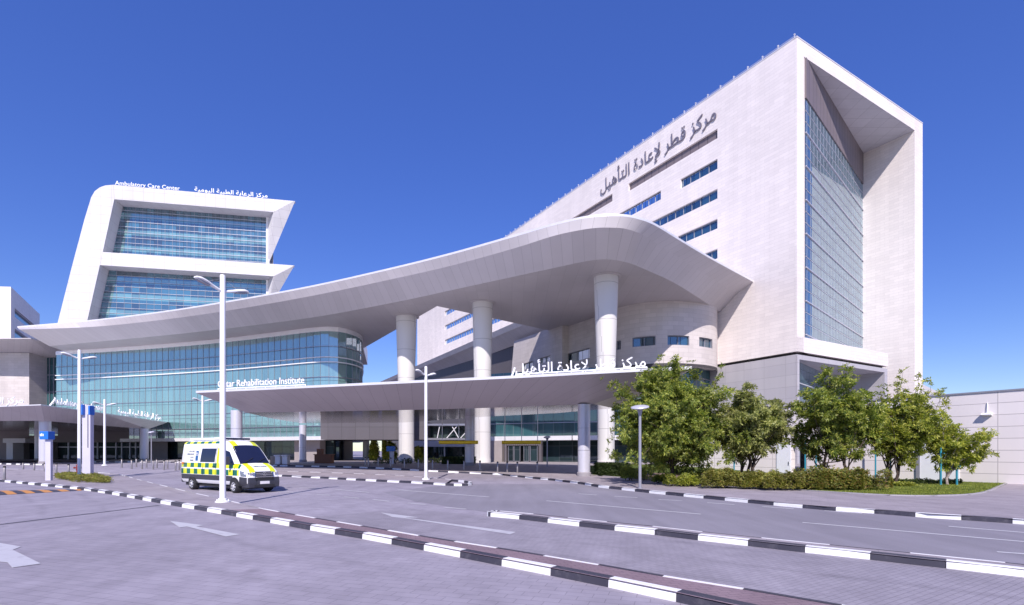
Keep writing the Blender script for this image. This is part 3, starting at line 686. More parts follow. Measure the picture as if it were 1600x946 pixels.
for t0, t1 in tw:
    a, b = on(cur, t0), on(cur, t1); f2 = Fr(a, b - a); L_ = (b - a).length; s_ = 1 if f2.n.y > 0 else -1
    mb = MB(); mb.face([f2.p(-.1,hz0-.1,.3*s_), f2.p(L_+.1,hz0-.1,.3*s_), f2.p(L_+.1,hz1+.1,.3*s_), f2.p(-.1,hz1+.1,.3*s_)]); wi = mb.build('window', 'strip_glass', wing)
    mb = MB(); mb.fbox(f2, 0, L_, hz0, hz0+.07, .29*s_, .05*s_); mb.fbox(f2, 0, L_, hz1-.07, hz1, .29*s_, .05*s_); mb.fbox(f2, L_/2-.03, L_/2+.03, hz0+.07, hz1-.07, .29*s_, .15*s_)
    for u in (0, L_-.07): mb.fbox(f2, u, u+.07, hz0+.07, hz1-.07, .29*s_, .05*s_)
    mb.build('frame', 'pole_gray', wi)
mb = MB(); mb.strip([V(p.x,p.y,14.1) for p in cur], [V(p.x,p.y,13.7) for p in cur]); mb.build('base_rim', 'dark_recess', wing)
sw = Fr((15.2, 74.0), (.5-15.2, 99.5-74.0), (-.866, -.5))
u880 = sw.uz(880)[0]; u867 = sw.uz(867, d=1.2)[0]; u803 = sw.uz(803, d=1.2)[0]; u922 = sw.uz(922)[0]; u930 = sw.uz(929, d=.6)[0]
wa = sw.uz(921, 543.6); wb = sw.uz(882, 554)
mb = MB(); wall_holes(mb, sw, 0, u880, 5, HS + .3, [(wa[0], wb[0], wa[1] - 1.55, wa[1])], 0, .35)
mb.fbox(sw, u880 - 1.4, u867, 5, HS + .3, 0, 1.18)
mb.fbox(sw, 0.3, u930, 5, HS + .3, 0.003, .6)
h2 = [(*sorted((sw.uz(860,560,1.2)[0], sw.uz(843.5,560,1.2)[0])), sw.uz(852,566.5,1.2)[1], sw.uz(852,557.5,1.2)[1]), (*sorted((sw.uz(833,560,1.2)[0], sw.uz(817,560,1.2)[0])), sw.uz(825,576,1.2)[1], sw.uz(825,566.5,1.2)[1])]
wall_holes(mb, sw, u867, u803, 5, HS + .3, h2, 1.2, .35)
mb.build('wall', 'podium_stone', wing)
mb = MB(); mb.face([sw.p(u803,5,1.2), sw.p(u803+3,5,1.2), sw.p(u803,HS,1.2)]); mb.build('slanted_edge', 'podium_stone', wing)
for (a, b, c, e), d in ((((wa[0], wb[0], wa[1]-1.55, wa[1])), 0), (h2[0], 1.2), (h2[1], 1.2)):
    mb = MB(); mb.face([sw.p(a,c,d-.34), sw.p(b,c,d-.34), sw.p(b,e,d-.34), sw.p(a,e,d-.34)]); wi = mb.build('window', 'strip_glass', wing)
    mb = MB()
    for u in (a, (a+b)/2-.03, b-.06): mb.fbox(sw, u, u+.06, c+.06, e-.06, d-.33, d-.2)
    mb.fbox(sw, a, b, c, c+.06, d-.33, d-.2); mb.fbox(sw, a, b, e-.06, e, d-.33, d-.2)
    mb.build('frame', 'pole_gray', wi)
# entrance glazing beneath
en = thing('entrance_hall', V(8, 75, 0), 'dark teal glass entrance hall with automatic doors behind the middle column', 'building')
ep = [V(-4.2,80.5,0), V(9,74.8,0), V(20,72.4,0), V(27,74.5,0), V(31,79,0)]
mb = MB(); mb.strip([V(p.x,p.y,4.4) for p in ep], [V(p.x,p.y,14.1) for p in ep], 0, 4.4); mb.build('glass_wall', 'entry_glass', en)
mb = MB()
for a, b in zip(ep, ep[1:]):
    f2 = Fr(a, b - a); L_ = (b - a).length; s_ = 1 if f2.n.y < 0 else -1
    for z in (6.3, 9.5, 12.6): mb.fbox(f2, 0, L_, z, z + .1, 0.01*s_, .12*s_)
mb.build('glazing_bar', 'silver_dark', en)
mb = MB()
for a, b in zip(ep, ep[1:]):
    f2 = Fr(a, b - a); L_ = (b - a).length; s_ = 1 if f2.n.y < 0 else -1
    mb.fbox(f2, -.05, L_ + .05, 3.75, 4.38, -.3*s_, 1.6*s_)
mb.build('entrance_band', 'edge_metal', en)
mb = MB(); mb.strip([V(p.x+.2,p.y+1.0,gz(p.y)+.1) for p in ep], [V(p.x+.2,p.y+1.0,3.76) for p in ep]); mb.build('ground_glazing', 'dark_glass', en)
ef = Fr(P(800,715,76.8), (ep[1]-ep[0])); 
def eu(px): return ef.uz(px)[0]
g0 = gz(75) + .14
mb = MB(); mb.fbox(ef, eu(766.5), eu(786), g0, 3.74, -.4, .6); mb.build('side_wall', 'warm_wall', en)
dm = MB(); dm.fbox(ef, eu(789), eu(793), g0, 3.3, -.35, .35); dm.fbox(ef, eu(843), eu(847), g0, 3.3, -.35, .35); dm.fbox(ef, eu(789), eu(847), 3.0, 3.6, -.351, .351)
dp = dm.build('door_portal', 'dark_louvre', en)
for a, b in ((795,803.5),(804,814),(819,828),(829,841)):
    mb = MB(); mb.fbox(ef, eu(a), eu(b), g0 + .03, 2.9, -.2, -.15); dd = mb.build('door', 'dark_glass', en)
    mb = MB()
    for u in (eu(a), eu(b) - .1): mb.fbox(ef, u, u + .1, g0 + .03, 2.9, -.26, -.201)
    mb.fbox(ef, eu(a), eu(b), g0 + .03, g0 + .16, -.26, -.202); mb.build('frame', 'silver_dark', dd)

# ------------------------------------------------------------------ entrance canopy
EH, ES = 7.55, 6.0
elip = [PH(x, y, EH) for x, y in ((306,614.3),(480,606.5),(660,598),(820,590.5),(960,583),(1081,577.3))]
esof = [PH(x, y, ES) for x, y in ((384,645),(520,643),(660,640.3),(780,637),(860,633.8),(927,631.5))]
elip = smoothline(elip, 5); esof = smoothline(esof, 5)
ec = thing('entrance_canopy', V(-10, 46, 0), 'low flat gray entrance canopy with pointed ends carrying white lettering', 'canopy')
mb = MB(); mb.strip(elip, esof); eb = [V(9,46,0), V(4.5,52,0), V(-3,57.5,0), V(-8.5,63,0), V(-14,69,0), V(-29,71,0), V(-28,60,0)]
ebt = [V(12.4,42,0), V(5.6,53,0), V(-2.4,58.4,0), V(-8,64,0), V(-13.6,70,0), V(-31,72,0), V(-32,59,0)]
mb.strip([V(p.x,p.y,EH) for p in [elip[-1]] + ebt + [elip[0]]], [V(p.x,p.y,ES) for p in [esof[-1]] + eb + [esof[0]]])
mb.build('fascia', 'entry_fascia', ec)
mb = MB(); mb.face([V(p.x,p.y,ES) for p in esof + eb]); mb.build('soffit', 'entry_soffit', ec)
mb = MB(); A_ = elip + [V(p.x,p.y,EH) for p in ebt]; mb.face([p + Z*.2 for p in A_]); mb.strip([p + Z*.2 for p in A_ + [A_[0]]], A_ + [A_[0]]); mb.build('roof_edge', 'edge_metal', ec)
gcol = 'silver columns under the entrance canopy'
for px, Yd, lab in ((369.7,48.8,'silver round column under the left end of the entrance canopy, just above the ambulance'),(473,76,'slender shaded silver column standing deep under the entrance canopy, right of the ambulance'),(733.5,57,'dark shaded silver column beside the middle white column under the entrance canopy'),(912.5,42.2,'bright silver round column in front at the right end of the entrance canopy')):
    b = V((px-800)/FP*Yd, Yd, gz(Yd) + .13); t = thing('metal_column', b, lab, 'column', gcol); r = .5
    mb = MB(); mb.lathe(b, [(r, .35)] + [(r, .4 + i*.5) for i in range(1, 11)] + [(r, ES - b.z)], 32); mb.build('shaft', 'silver', t, smooth=True)
    mb = MB(); mb.lathe(b, [(r+.08, 0), (r+.08, .3), (r+.01, .36)], 32); mb.build('base', 'kerb_stone', t, smooth=True)
    mb = MB()
    for z in (2.1, 3.9): mb.lathe(b, [(r+.006, z), (r+.006, z+.03)], 32)
    mb.build('joint_ring', 'silver_dark', t, smooth=True)
# lettering on the entrance canopy
def onlip(px, poly, z, back=.5):
    t = at_px(poly, px); p = on(poly, t); return V(p.x, p.y + back, z)
tag(text_obj('sign_lettering', 'Qatar Rehabilitation Institute', 'sign_white', onlip(336, elip, EH+.5), onlip(472, elip, EH+.5), .62, .08, bold=.0), 'white English lettering standing on the left end of the entrance canopy', 'sign')
tag(text_obj('sign_lettering', QRI, 'sign_white', onlip(806, elip, EH+.42), onlip(1012, elip, EH+.42), .72, .08, bold=.004), 'white Arabic lettering standing on the right part of the entrance canopy', 'sign')
for a, b, lab in ((336,474,'thin white rail carrying the English letters on the entrance canopy'),(806,1014,'thin white rail carrying the Arabic letters on the entrance canopy')):
    pa, pb = onlip(a, elip, EH+.36), onlip(b, elip, EH+.36); mb = MB(); mb.bar(pa, pb, .08, .08)
    n = 9
    for i in range(n + 1):
        p = pa.lerp(pb, i / n); mb.bar(V(p.x, p.y, EH + .1), V(p.x, p.y, EH+.36), .05, .05)
    tag(mb.build('sign_rail', 'sign_white', None, org=pa), lab, 'sign rail')
pl = thing('flood_light', onlip(800, elip, EH), 'slim slanted white floodlight at the left end of the Arabic letters', 'light')
p = onlip(799, elip, EH+.14); mb = MB(); mb.bar(p, p + V(.25,.1,.75), .16, .1); mb.build('housing', 'sign_white', pl)
# clearance bars
for (xa, xb, rods), lab in (((686,747,(691,717,741)), 'left yellow height bar hanging on three white rods'), ((784,845,(789,815,840)), 'right yellow height bar hanging on three white rods before the doors')):
    Yb = 54.5; pa, pb = P(xa, 691.5, Yb), P(xb, 691.5, Yb)
    t = thing('height_bar', (pa + pb) / 2, lab, 'height bar', 'yellow height bars under the entrance canopy')
    mb = MB(); mb.tube(pa, pb, .19, n=12); mb.build('bar', 'yellow_paint', t, smooth=True)
    for r in rods:
        q = P(r, 690, Yb); mb = MB(); mb.tube(q, V(q.x, q.y, ES), .04, n=8); mb.build('rod', 'pole_white', t)

# ------------------------------------------------------------------ curved glass building on the left
dr = thing('curved_glass_building', V(-45, 95, 0), 'long curved building with a teal glass wall and white horizontal fins behind the ambulance', 'building')
DT = 21.8
dpts = smoothline([PH(88,555,DT), PH(170,550,DT), PH(260,543.5,DT), PH(345,536,DT), PH(426,526.6,DT), PH(480,520,DT), PH(508.6,517.7,DT), PH(530,518.8,DT), PH(550,523.5,DT), PH(564,531,DT), V(-27.9,96.5,DT), V(-30.4,104,DT), V(-33.6,112,DT)], 6)
dp_ = resample([V(p.x,p.y,0) for p in dpts], 1.45)
mb = MB(); mb.strip([V(p.x,p.y,4.6) for p in dp_], [V(p.x,p.y,DT) for p in dp_], 0, 4.6)
gw = mb.build('glass_wall', 'drum_glass', dr)
def inward(poly, d):
    out = []
    for i, p in enumerate(poly):
        t = poly[min(i+1, len(poly)-1)] - poly[max(i-1, 0)]; t.z = 0; t.normalize(); out.append(V(p.x - t.y * d, p.y + t.x * d, p.z))
    return out
def ring(poly, z0, z1, dout, din=0):
    mb = MB(); a = inward(poly, -dout); b = inward(poly, din)
    A0 = [V(p.x,p.y,z0) for p in a]; A1 = [V(p.x,p.y,z1) for p in a]; B0_ = [V(p.x,p.y,z0) for p in b]; B1_ = [V(p.x,p.y,z1) for p in b]
    mb.strip(A0, A1); mb.strip(A1, B1_); mb.strip(A0, B0_); return mb
for z, h, o in ((19.35,.08,.12),(17.5,.13,.25),(16.7,.13,.25),(14.3,.10,.16),(11.5,.10,.16),(8.95,.10,.16),(6.25,.10,.16)):
    ring(dp_, z, z + h, o).build('sunshade_fin', 'white_trim' if h > .1 else 'silver_dark', gw)
mb = MB()
for i in range(1, len(dp_) - 1):
    p = dp_[i]; t = (dp_[i+1] - dp_[i-1]).normalized(); n = V(t.y, -t.x, 0)
    mb.hexa([p - t*.02 + Z*4.6, p + t*.02 + Z*4.6, p + t*.02 + n*.06 + Z*4.6, p - t*.02 + n*.06 + Z*4.6, p - t*.02 + Z*DT, p + t*.02 + Z*DT, p + t*.02 + n*.06 + Z*DT, p - t*.02 + n*.06 + Z*DT])
mb.build('mullion', 'pole_gray', gw)
ring(dp_, DT, HS + .02, .12, .4).build('ceiling_band', 'white_trim', dr)
ring(dp_, 4.0, 4.6, .5, 4).build('base_ledge', 'edge_metal', dr)
lowp = inward(dp_, 3.2)
mb = MB(); mb.strip([V(p.x,p.y,gz(p.y)+.1) for p in lowp], [V(p.x,p.y,4.05) for p in lowp]); mb.build('ground_glazing', 'dark_glass', dr)
lf = Fr(lowp[len(lowp)//2], (lowp[-14] - lowp[8]))
# stone piers of the ground floor
for a, b in ((40,44),(0,3),(58,60),(22,26),(12,14),(52,53)):
    if b >= len(dp_) - 1: continue
    A_ = inward(dp_, 1.6)[a:b+1]; mb = MB(); mb.strip([V(p.x,p.y,gz(p.y)+.1) for p in A_], [V(p.x,p.y,4.05) for p in A_])
    C_ = inward(dp_, 3.0)[a:b+1]
    for k in (0, -1): vq(mb, A_[k], C_[k], .1, 4.05)
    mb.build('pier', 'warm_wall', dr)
# bridge block between the curved building and the plaza
br = thing('bridge_block', V(-22, 82, 4), 'box shaped bridge with shade painted into its gray panels, behind the leftmost white column', 'building')
bf = Fr(P(560, 700, 82), (1, -.02), (-.02, -1)); bw = bf.uz(664)[0]
mb = MB(); mb.fbox(bf, -6, bw, 4.0, 6.9, -9, 0); mb.build('wall', 'painted_shade_panel', br)
mb = MB(); mb.fbox(bf, bw, bw + 9.2, 3.95, 4.25, -6, 0); mb.fbox(bf, bw, bw + 9.2, 6.2, 6.5, -6, 0)
mb.build('deck', 'silver_dark', br)
mb = MB(); mb.fbox(bf, bw, bw+.35, 4.25, 6.2, -.5, 0)
for a_, b_ in ((1.9, 2.3), (3.4, 5.1), (5.3, 4.2), (5.6, 7.4)): mb.bar(bf.p(bw + a_, 4.25, -.3), bf.p(bw + b_, 6.2, -.3), .12, .12)
mb.build('truss', 'edge_metal', br)
mb = MB(); mb.face([bf.p(bw + .3, 4.25, -3), bf.p(bw + 9.2, 4.25, -3), bf.p(bw + 9.2, 6.2, -3), bf.p(bw + .3, 6.2, -3)]); mb.build('bridge_glazing', 'lobby_glass', br)
# rear lobby building behind the plaza
rl = thing('rear_pavilion', V(-8, 100, 0), 'low rear pavilion with a white band above dark glass beyond the plaza', 'building')
rf = Fr(P(640, 700, 98), (1, -.08), (-.08, -1)); 
mb = MB(); mb.fbox(rf, 0, 24, 3.0, 4.6, -12, 0); mb.build('roof_band', 'white_trim', rl)
mb = MB(); mb.fbox(rf, .3, 24, gz(98), 3.0, -11, -1.2); mb.build('glazing', 'lobby_glass', rl)
for u in (3.2, 6.6, 14.2, 19):
    mb = MB(); mb.tube(rf.p(u, gz(98), -.4), rf.p(u, 3.0, -.4), .14, n=10); mb.build('post', 'white_trim', rl)
for px, wpx, lab in ((572,10,'short white column at the far side under the bridge block, leftmost'),(600,7,'slender white column far behind the blue topped kiosk')):
    Yc = 92; b = V((px-800)/FP*Yc, Yc, gz(Yc)+.13); mb = MB(); mb.lathe(b, [(wpx*Yc/FP/2, 0), (wpx*Yc/FP/2, 4.0 if px > 590 else 6.8)], 20)
    tag(mb.build('round_pillar', 'column_clad', None, smooth=True, org=b), lab, 'column')

# ------------------------------------------------------------------ clinic building with slanted frame (far left)
cf = Fr(P(150, 705, 130), (.982, .189), (.189, -.982))
cl = thing('clinic_building', cf.p(20, 0), 'white slanted frame building with two bands of blue glass behind the great canopy', 'building')
def c2(px, py, d=0): u, z = cf.uz(px, py, d); return cf.p(u, z, d)
def cprism(pts, d0, d1):
    mb = MB(); mb.prism([c2(x, y) + cf.n * d0 for x, y in pts], cf.n * (d1 - d0)); return mb
cprism([(80,536),(90,505),(111,422),(132,343),(142.5,308.5),(148,299),(156,293),(165,290),(177,289),(178.5,311.5),(160.5,394),(156,414.4),(136.5,500.5),(128,536)], 0, -24).build('side_frame', 'white_panel', cl)
def bandgeo(name, pts_full, xr):
    mb = MB(); a = [c2(*p) for p in pts_full]
    k = len(a); mid_ = [p - cf.n * 1.2 for p in a]
    mb.prism(a, -cf.n * 1.2)
    mb.build(name, 'white_panel', cl)
bandgeo('roof_band', [(177.2,289),(460.5,314.5),(429,331.6),(178.7,311.5)], 460)
bandgeo('middle_band', [(160.7,394),(459,415),(429,432),(156.2,414.4)], 459)
def slab(pts, name):
    mb = MB(); f_ = [c2(*p) - cf.n * 1.2 for p in pts]; 
    b_ = [c2(*p) - cf.n * 24 - cf.u * (9 if i in (1, 2) else 0) for i, p in enumerate(pts)]
    mb.hexa([f_[3], f_[2], b_[2], b_[3], f_[0], f_[1], b_[1], b_[0]]); mb.build(name, 'white_panel', cl)
slab([(178,290),(424,311.8),(424,331.2),(179,311.5)], 'roof_slab'); slab([(161,394.3),(424,412.8),(424,431.6),(157,414.4)], 'floor_slab')
for (tx, ty), (bx, by), (lx, ly), (ex, ey) in (((461,314.5),(429,331.6),(419,345),(419,414)), ((460,415),(429,432),(419,440),(419,486))):
    mb = MB(); q = [c2(tx, ty), c2(bx, by), c2(lx, ly, -4), c2(ex, ey, -4)]; mb.prism([q[0], q[1], q[2], q[3]], -cf.u * .25); mb.build('end_wing', 'white_panel', cl)
gd = -4.0
for k, (y0l, y1l, y0r, y1r, xl0, xl1) in enumerate(((320,401,340,415,172,158),(423,540,440,540,150,128))):
    za, zb = cf.uz(300, y1l + (6 if k == 0 else 0), gd)[1], cf.uz(300, 322 if k == 0 else 425, gd)[1]
    ua = cf.uz(xl1 - 6, 400, gd)[0]; ub = cf.uz(417, 400, gd)[0]
    mb = MB(); mb.face([cf.p(ua, za, gd), cf.p(ub, za, gd), cf.p(ub, zb, gd), cf.p(ua, zb, gd)]); gp = mb.build('glazing', 'clinic_glass', cl)
    mb = MB(); z = za + .6; j = 0
    while z < zb - 1.8: mb.fbox(cf, ua, ub, z, z + .07, gd, gd + .10); z += 1.4; j += 1
    mb.build('sunshade_fin', 'silver', gp)
    mb = MB(); n = int((ub - ua) / 1.75)
    for i in range(n): mb.fbox(cf, ua + i*1.75, ua + i*1.75 + .05, za, zb, gd, gd + .05)
    mb.build('mullion', 'pole_gray', gp)
    mb = MB(); mb.fbox(cf, ub - .1, ub + .7, za - .5, zb + .5, gd - .5, gd + .4); mb.build('corner_post', 'white_trim', cl)
mb = MB(); a = [cf.uz(180, 300)[0], cf.uz(417, 300)[0]]
vq(mb, cf.p(a[1]+.6,0,-4), cf.p(a[1]-8,0,-24), 20, 66); mb.build('end_wall', 'gray_panel', cl)
tag(text_obj('sign_lettering', 'Ambulatory Care Center', 'sign_white', c2(180, 290.5) + Z*.25, c2(281, 299.2) + Z*.25, 1.05, .18, bold=.0), 'white English lettering along the roof edge of the slanted frame building', 'sign')
tag(text_obj('sign_lettering', ACC, 'sign_white', c2(304, 301.5) + Z*.45, c2(418, 311.8) + Z*.45, 1.1, .15, bold=.005), 'white Arabic lettering along the roof edge of the slanted frame building', 'sign')

# far left block
fb0 = P(17, 705, 150); ff = Fr(fb0, (-.521, .854), (.854, .521)); ff = Fr(fb0, (-.633, 1), (1, .633))
Lr = ff.uz(62)[0]; Ht = P(17, 448.5, 150).z
fl = thing('stone_block', V(fb0.x, fb0.y, 0), 'white stone block with long window slots at the far left edge', 'building')
wz = [(4, Lr - 2, Ht - 7.8, Ht - 5.2), (4, Lr - 14, Ht - 14, Ht - 11.2), (4, Lr - 12, Ht - 18.6, Ht - 16)]
Lr = max(Lr, 12)
mb = MB(); wall_holes(mb, ff, 0, Lr, 0, Ht, [(x[0], min(x[1], Lr - .5), x[2], x[3]) for x in wz], 0, .8); vq(mb, fb0 + V(-60, -6, 0), fb0, 0, Ht)
mb.face([V(fb0.x, fb0.y, Ht), ff.p(Lr, Ht), ff.p(Lr, Ht) + V(-60,-6,0), V(fb0.x-60, fb0.y-6, Ht)]); mb.build('wall', 'tower_stone', fl)
for i, x in enumerate(wz):
    mb = MB(); mb.face([ff.p(x[0],x[2],-.8), ff.p(min(x[1],Lr-.5),x[2],-.8), ff.p(min(x[1],Lr-.5),x[3],-.8), ff.p(x[0],x[3],-.8)]); mb.build('window', 'strip_glass', fl)
# stone wing with its own eave at the left edge
lwg = thing('left_wing', V(-105, 112, 0), 'stone wall wing with a wide gray eave and dark glass at the left edge', 'building')
mb = MB(); a, b = P(-160, 705, 118), P(45.5, 705, 118); vq(mb, a, b, 0, 24.5); vq(mb, b, b + V(1, 8, 0), 0, 24.5); mb.build('wall', 'podium_stone', lwg)
mb = MB(); a, b = P(44, 705, 122), P(92, 705, 122); vq(mb, a, b, 8, 24.5); mb.build('glazing', 'entry_glass', lwg)
mb = MB(); a, b = P(44, 705, 121.8), P(92, 705, 121.8); f2 = Fr(a, b - a)
for i in range(8): mb.fbox(f2, i*1.0, i*1.0+.07, 8, 24.5, -.1, .1)
for z in (12, 16, 20): mb.fbox(f2, 0, 7, z, z+.12, -.12, .12)
mb.build('mullion', 'pole_gray', lwg)
mb = MB(); T0 = [PH(-200, 531, 26), PH(48, 529.5, 26), PH(100, 541, 26)]; T1 = [V(-140,120,24), PH(44, 560, 24) , PH(92, 562, 24)]
mb.strip(T0, T1); mb.face([T1[0], T1[1], T1[2], V(-80,140,24), V(-160,140,24)]); mb.face([p + Z*.1 for p in T0] + [V(-70,150,26.1), V(-190,150,26.1)]); mb.strip([p + Z*.15 for p in T0], T0)
mb.build('eave', 'canopy_fascia', lwg)
# left drop-off canopy
dc = thing('drop_off_canopy', V(-60, 70, 0), 'low gray drop-off canopy with angled corner and white letters at the left edge', 'canopy')
tl = [PH(-160,641,7.5), PH(0,636,7.5), PH(64,633.6,7.5), PH(160,646.5,7.5), PH(261,660.5,7.5)]; bl = [PH(-160,658,6), PH(0,658,6), PH(69,657.8,6), PH(150,664.5,6), PH(232,670.8,6)]
mb = MB(); mb.strip(tl, bl); mb.build('fascia', 'entry_fascia', dc)
mb = MB(); mb.face([V(p.x,p.y,6) for p in bl] + [V(-70,104,6), V(-130,104,6)]); mb.build('soffit', 'entry_soffit', dc)
mb = MB(); mb.face([p + Z*.12 for p in tl] + [V(-68,108,7.62), V(-140,108,7.62)]); mb.strip([p + Z*.12 for p in tl], tl); mb.build('roof_edge', 'edge_metal', dc)
for px, Yd, lab in ((70.5,66.5,'silver round column at the front corner of the left drop-off canopy'),(225.5,88,'gray round column at the right end of the left drop-off canopy'),(61,92,'thin shaded column under the left drop-off canopy')):
    b = V((px-800)/FP*Yd, Yd, gz(Yd)+.12); t = thing('metal_column', b, lab, 'column', 'columns under the left drop-off canopy'); r = .62
    mb = MB(); mb.lathe(b, [(r, .3), (r, 3), (r, 6 - b.z)], 28); mb.build('shaft', 'silver', t, smooth=True); mb = MB(); mb.lathe(b, [(r+.06, 0), (r+.06, .28), (r+.01, .32)], 28); mb.build('base', 'kerb_stone', t, smooth=True)
def lerpx(px, z, back): t = at_px(tl, px); p = on(tl, t); return V(p.x - back, p.y + back * .4, z)
tag(text_obj('sign_lettering', ACC, 'sign_white', lerpx(-110,7.85,.1), lerpx(38,7.85,.1), .8, .08, bold=.0), 'white Arabic lettering on the front edge of the left drop-off canopy', 'sign')
tag(text_obj('sign_lettering', 'Ambulatory Care Center', 'sign_white', lerpx(84,7.95,.5), lerpx(164,7.95,.5), .9, .08, bold=.0), 'white English lettering seen along the receding edge of the left drop-off canopy', 'sign')
tag(text_obj('sign_lettering', ACC, 'sign_white', lerpx(183,7.95,.5), lerpx(253,7.95,.5), .95, .08, bold=.0), 'white Arabic lettering near the right end of the left drop-off canopy', 'sign')
p = lerpx(78, 7.62, .3); pl = thing('flood_light', p, 'slim slanted white floodlight at the corner of the left drop-off canopy', 'light'); mb = MB(); mb.bar(p, p + V(.5,.2,.9), .22, .14); mb.build('housing', 'sign_white', pl)
# ground-level wall beyond the left canopy
gb_ = thing('clinic_lobby', V(-75, 102, 0), 'shaded lobby front with dark doors under the left drop-off canopy', 'building')
ba, bb = P(-160,705,101), P(262,705,101); f2 = Fr(ba, bb-ba); L_ = (bb-ba).length
def fu(px): return f2.uz(px)[0]
hol = [(fu(82), fu(228), .5, 3.9), (fu(37), fu(57), .5, 3.7)]
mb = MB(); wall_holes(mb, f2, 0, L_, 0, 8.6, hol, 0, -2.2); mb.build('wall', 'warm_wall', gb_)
mb = MB()
for h in hol: mb.face([f2.p(h[0],h[2],1.2), f2.p(h[1],h[2],1.2), f2.p(h[1],h[3],1.2), f2.p(h[0],h[3],1.2)])
mb.build('glazing', 'dark_glass', gb_)
mb = MB()
for px in (100,128,146,175,184,197,206,213): mb.fbox(f2, fu(px)-.05, fu(px)+.1, .5, 3.9, .9, 1.15)
mb.fbox(f2, fu(82), fu(228), 2.9, 3.05, .92, 1.13); mb.build('frame', 'silver', gb_)
mb = MB(); mb.fbox(f2, fu(24), fu(58), 3.75, 4.6, -2.5, -.02); mb.fbox(f2, fu(27), fu(37), .5, 3.74, -2.2, -.02); mb.build('porch', 'white_trim', gb_)
mb = MB(); mb.face([f2.p(fu(46),5.2,-.04), f2.p(fu(91),5.2,-.04), f2.p(fu(91),8.0,-.04), f2.p(fu(46),8.0,-.04)]); mb.build('upper_window', 'drum_glass', gb_)
mb = MB(); mb.face([f2.p(fu(210),5.6,-.04), f2.p(fu(221),5.6,-.04), f2.p(fu(221),7.4,-.04), f2.p(fu(210),7.4,-.04)]); mb.build('upper_window', 'drum_glass', gb_)

# ------------------------------------------------------------------ street furniture
def light_pole(loc, H_, label):
    t = thing('light_pole', loc, label, 'street light', 'tall white twin-headed street lights')
    lx, ly, lz_ = loc; B = Vector(loc)
    mb = MB(); mb.tube(B, B + Z*H_*.5, .118, .11, 20, cap=False); mb.tube(B + Z*H_*.5, B + Z*H_, .11, .102, 20, cap=False); mb.lathe(B + Z*H_, [(.102, 0), (.09, .05), (.0, .07)], 20); mb.build('pole', 'pole_white', t, smooth=True)
    mb = MB(); mb.lathe(B, [(.0,0),(.28,0),(.28,.05),(.17,.06),(.16,.16),(.14,.17)], 20)
    for k in range(6):
        a = k * math.pi / 3; c = B + V(math.cos(a)*.23, math.sin(a)*.23, .04); mb.tube(c, c + Z*.08, .025, n=6)
    mb.build('base_plate', 'pole_white', t)
    for s in (-1, 1):
        d = V(.48*s, .88*s, 0) * .77; z0 = B + Z*(H_ - .62)
        mb = MB(); rings = []
        sec = [(.1, .06, .06, 0), (.35, .07, .07, .06), (.55, .10, .07, .11), (.85, .19, .08, .19), (1.15, .20, .08, .25), (1.35, .16, .06, .26), (1.46, .05, .03, .25)]
        sd = V(-d.y, d.x, 0)
        for q, w_, h_, zz in sec:
            c = z0 + d*q + Z*zz; rings.append([c + sd*math.cos(a)*w_ + Z*math.sin(a)*h_*(1.2 if math.sin(a) > 0 else .6) for a in [2*math.pi*i/12 for i in range(12)]])
        for r0, r1 in zip(rings, rings[1:]):
            for i in range(12): mb.face([r0[i], r0[(i+1)%12], r1[(i+1)%12], r1[i]])
        mb.face(rings[0][::-1]); mb.face(rings[-1])
        hd = mb.build('lamp_head', 'pole_white', t, smooth=True)
        mb = MB(); c0, c1 = z0 + d*.72 + Z*.105, z0 + d*1.3 + Z*.20
        mb.hexa([c0-sd*.12-Z*.03, c0+sd*.12-Z*.03, c1+sd*.12-Z*.03, c1-sd*.12-Z*.03, c0-sd*.12+Z*.03, c0+sd*.12+Z*.03, c1+sd*.12+Z*.03, c1-sd*.12+Z*.03]); mb.build('lens', 'pole_gray', hd)
        mb = MB(); mb.tube(B + Z*(H_-.08), z0 + d*.75 + Z*.27, .008, n=5); mb.build('stay_wire', 'silver_dark', t)
    return t
def raised(px, py): p = G(px, py); return V(p.x, p.y, gz(p.y) + .14)
def Tz(px, py, z): Yq = (EYE - z) * FP / (py - HZ); return V((px-800)/FP*Yq, Yq, z)
lp0 = Tz(348, 785, .14)
light_pole(lp0, (785 - 432) * lp0.y / FP, 'tallest and nearest white twin-headed street light, in front of the ambulance')
p = Tz(665.5, 750, .14); light_pole(p, (750 - 574) * p.y / FP, 'white twin-headed street light on the small island in the middle of the picture')
p = Tz(124, 748, .14); light_pole(p, (748 - 548) * p.y / FP, 'white twin-headed street light beside the tall lavender totem')
p = raised(163.5, 730); light_pole(p, (730 - 627) * p.y / FP, 'distant white twin-headed street light right of the lavender totem')
p = raised(316.5, 729); light_pole(p, (729 - 621) * p.y / FP, 'distant white twin-headed street light rising behind the ambulance')

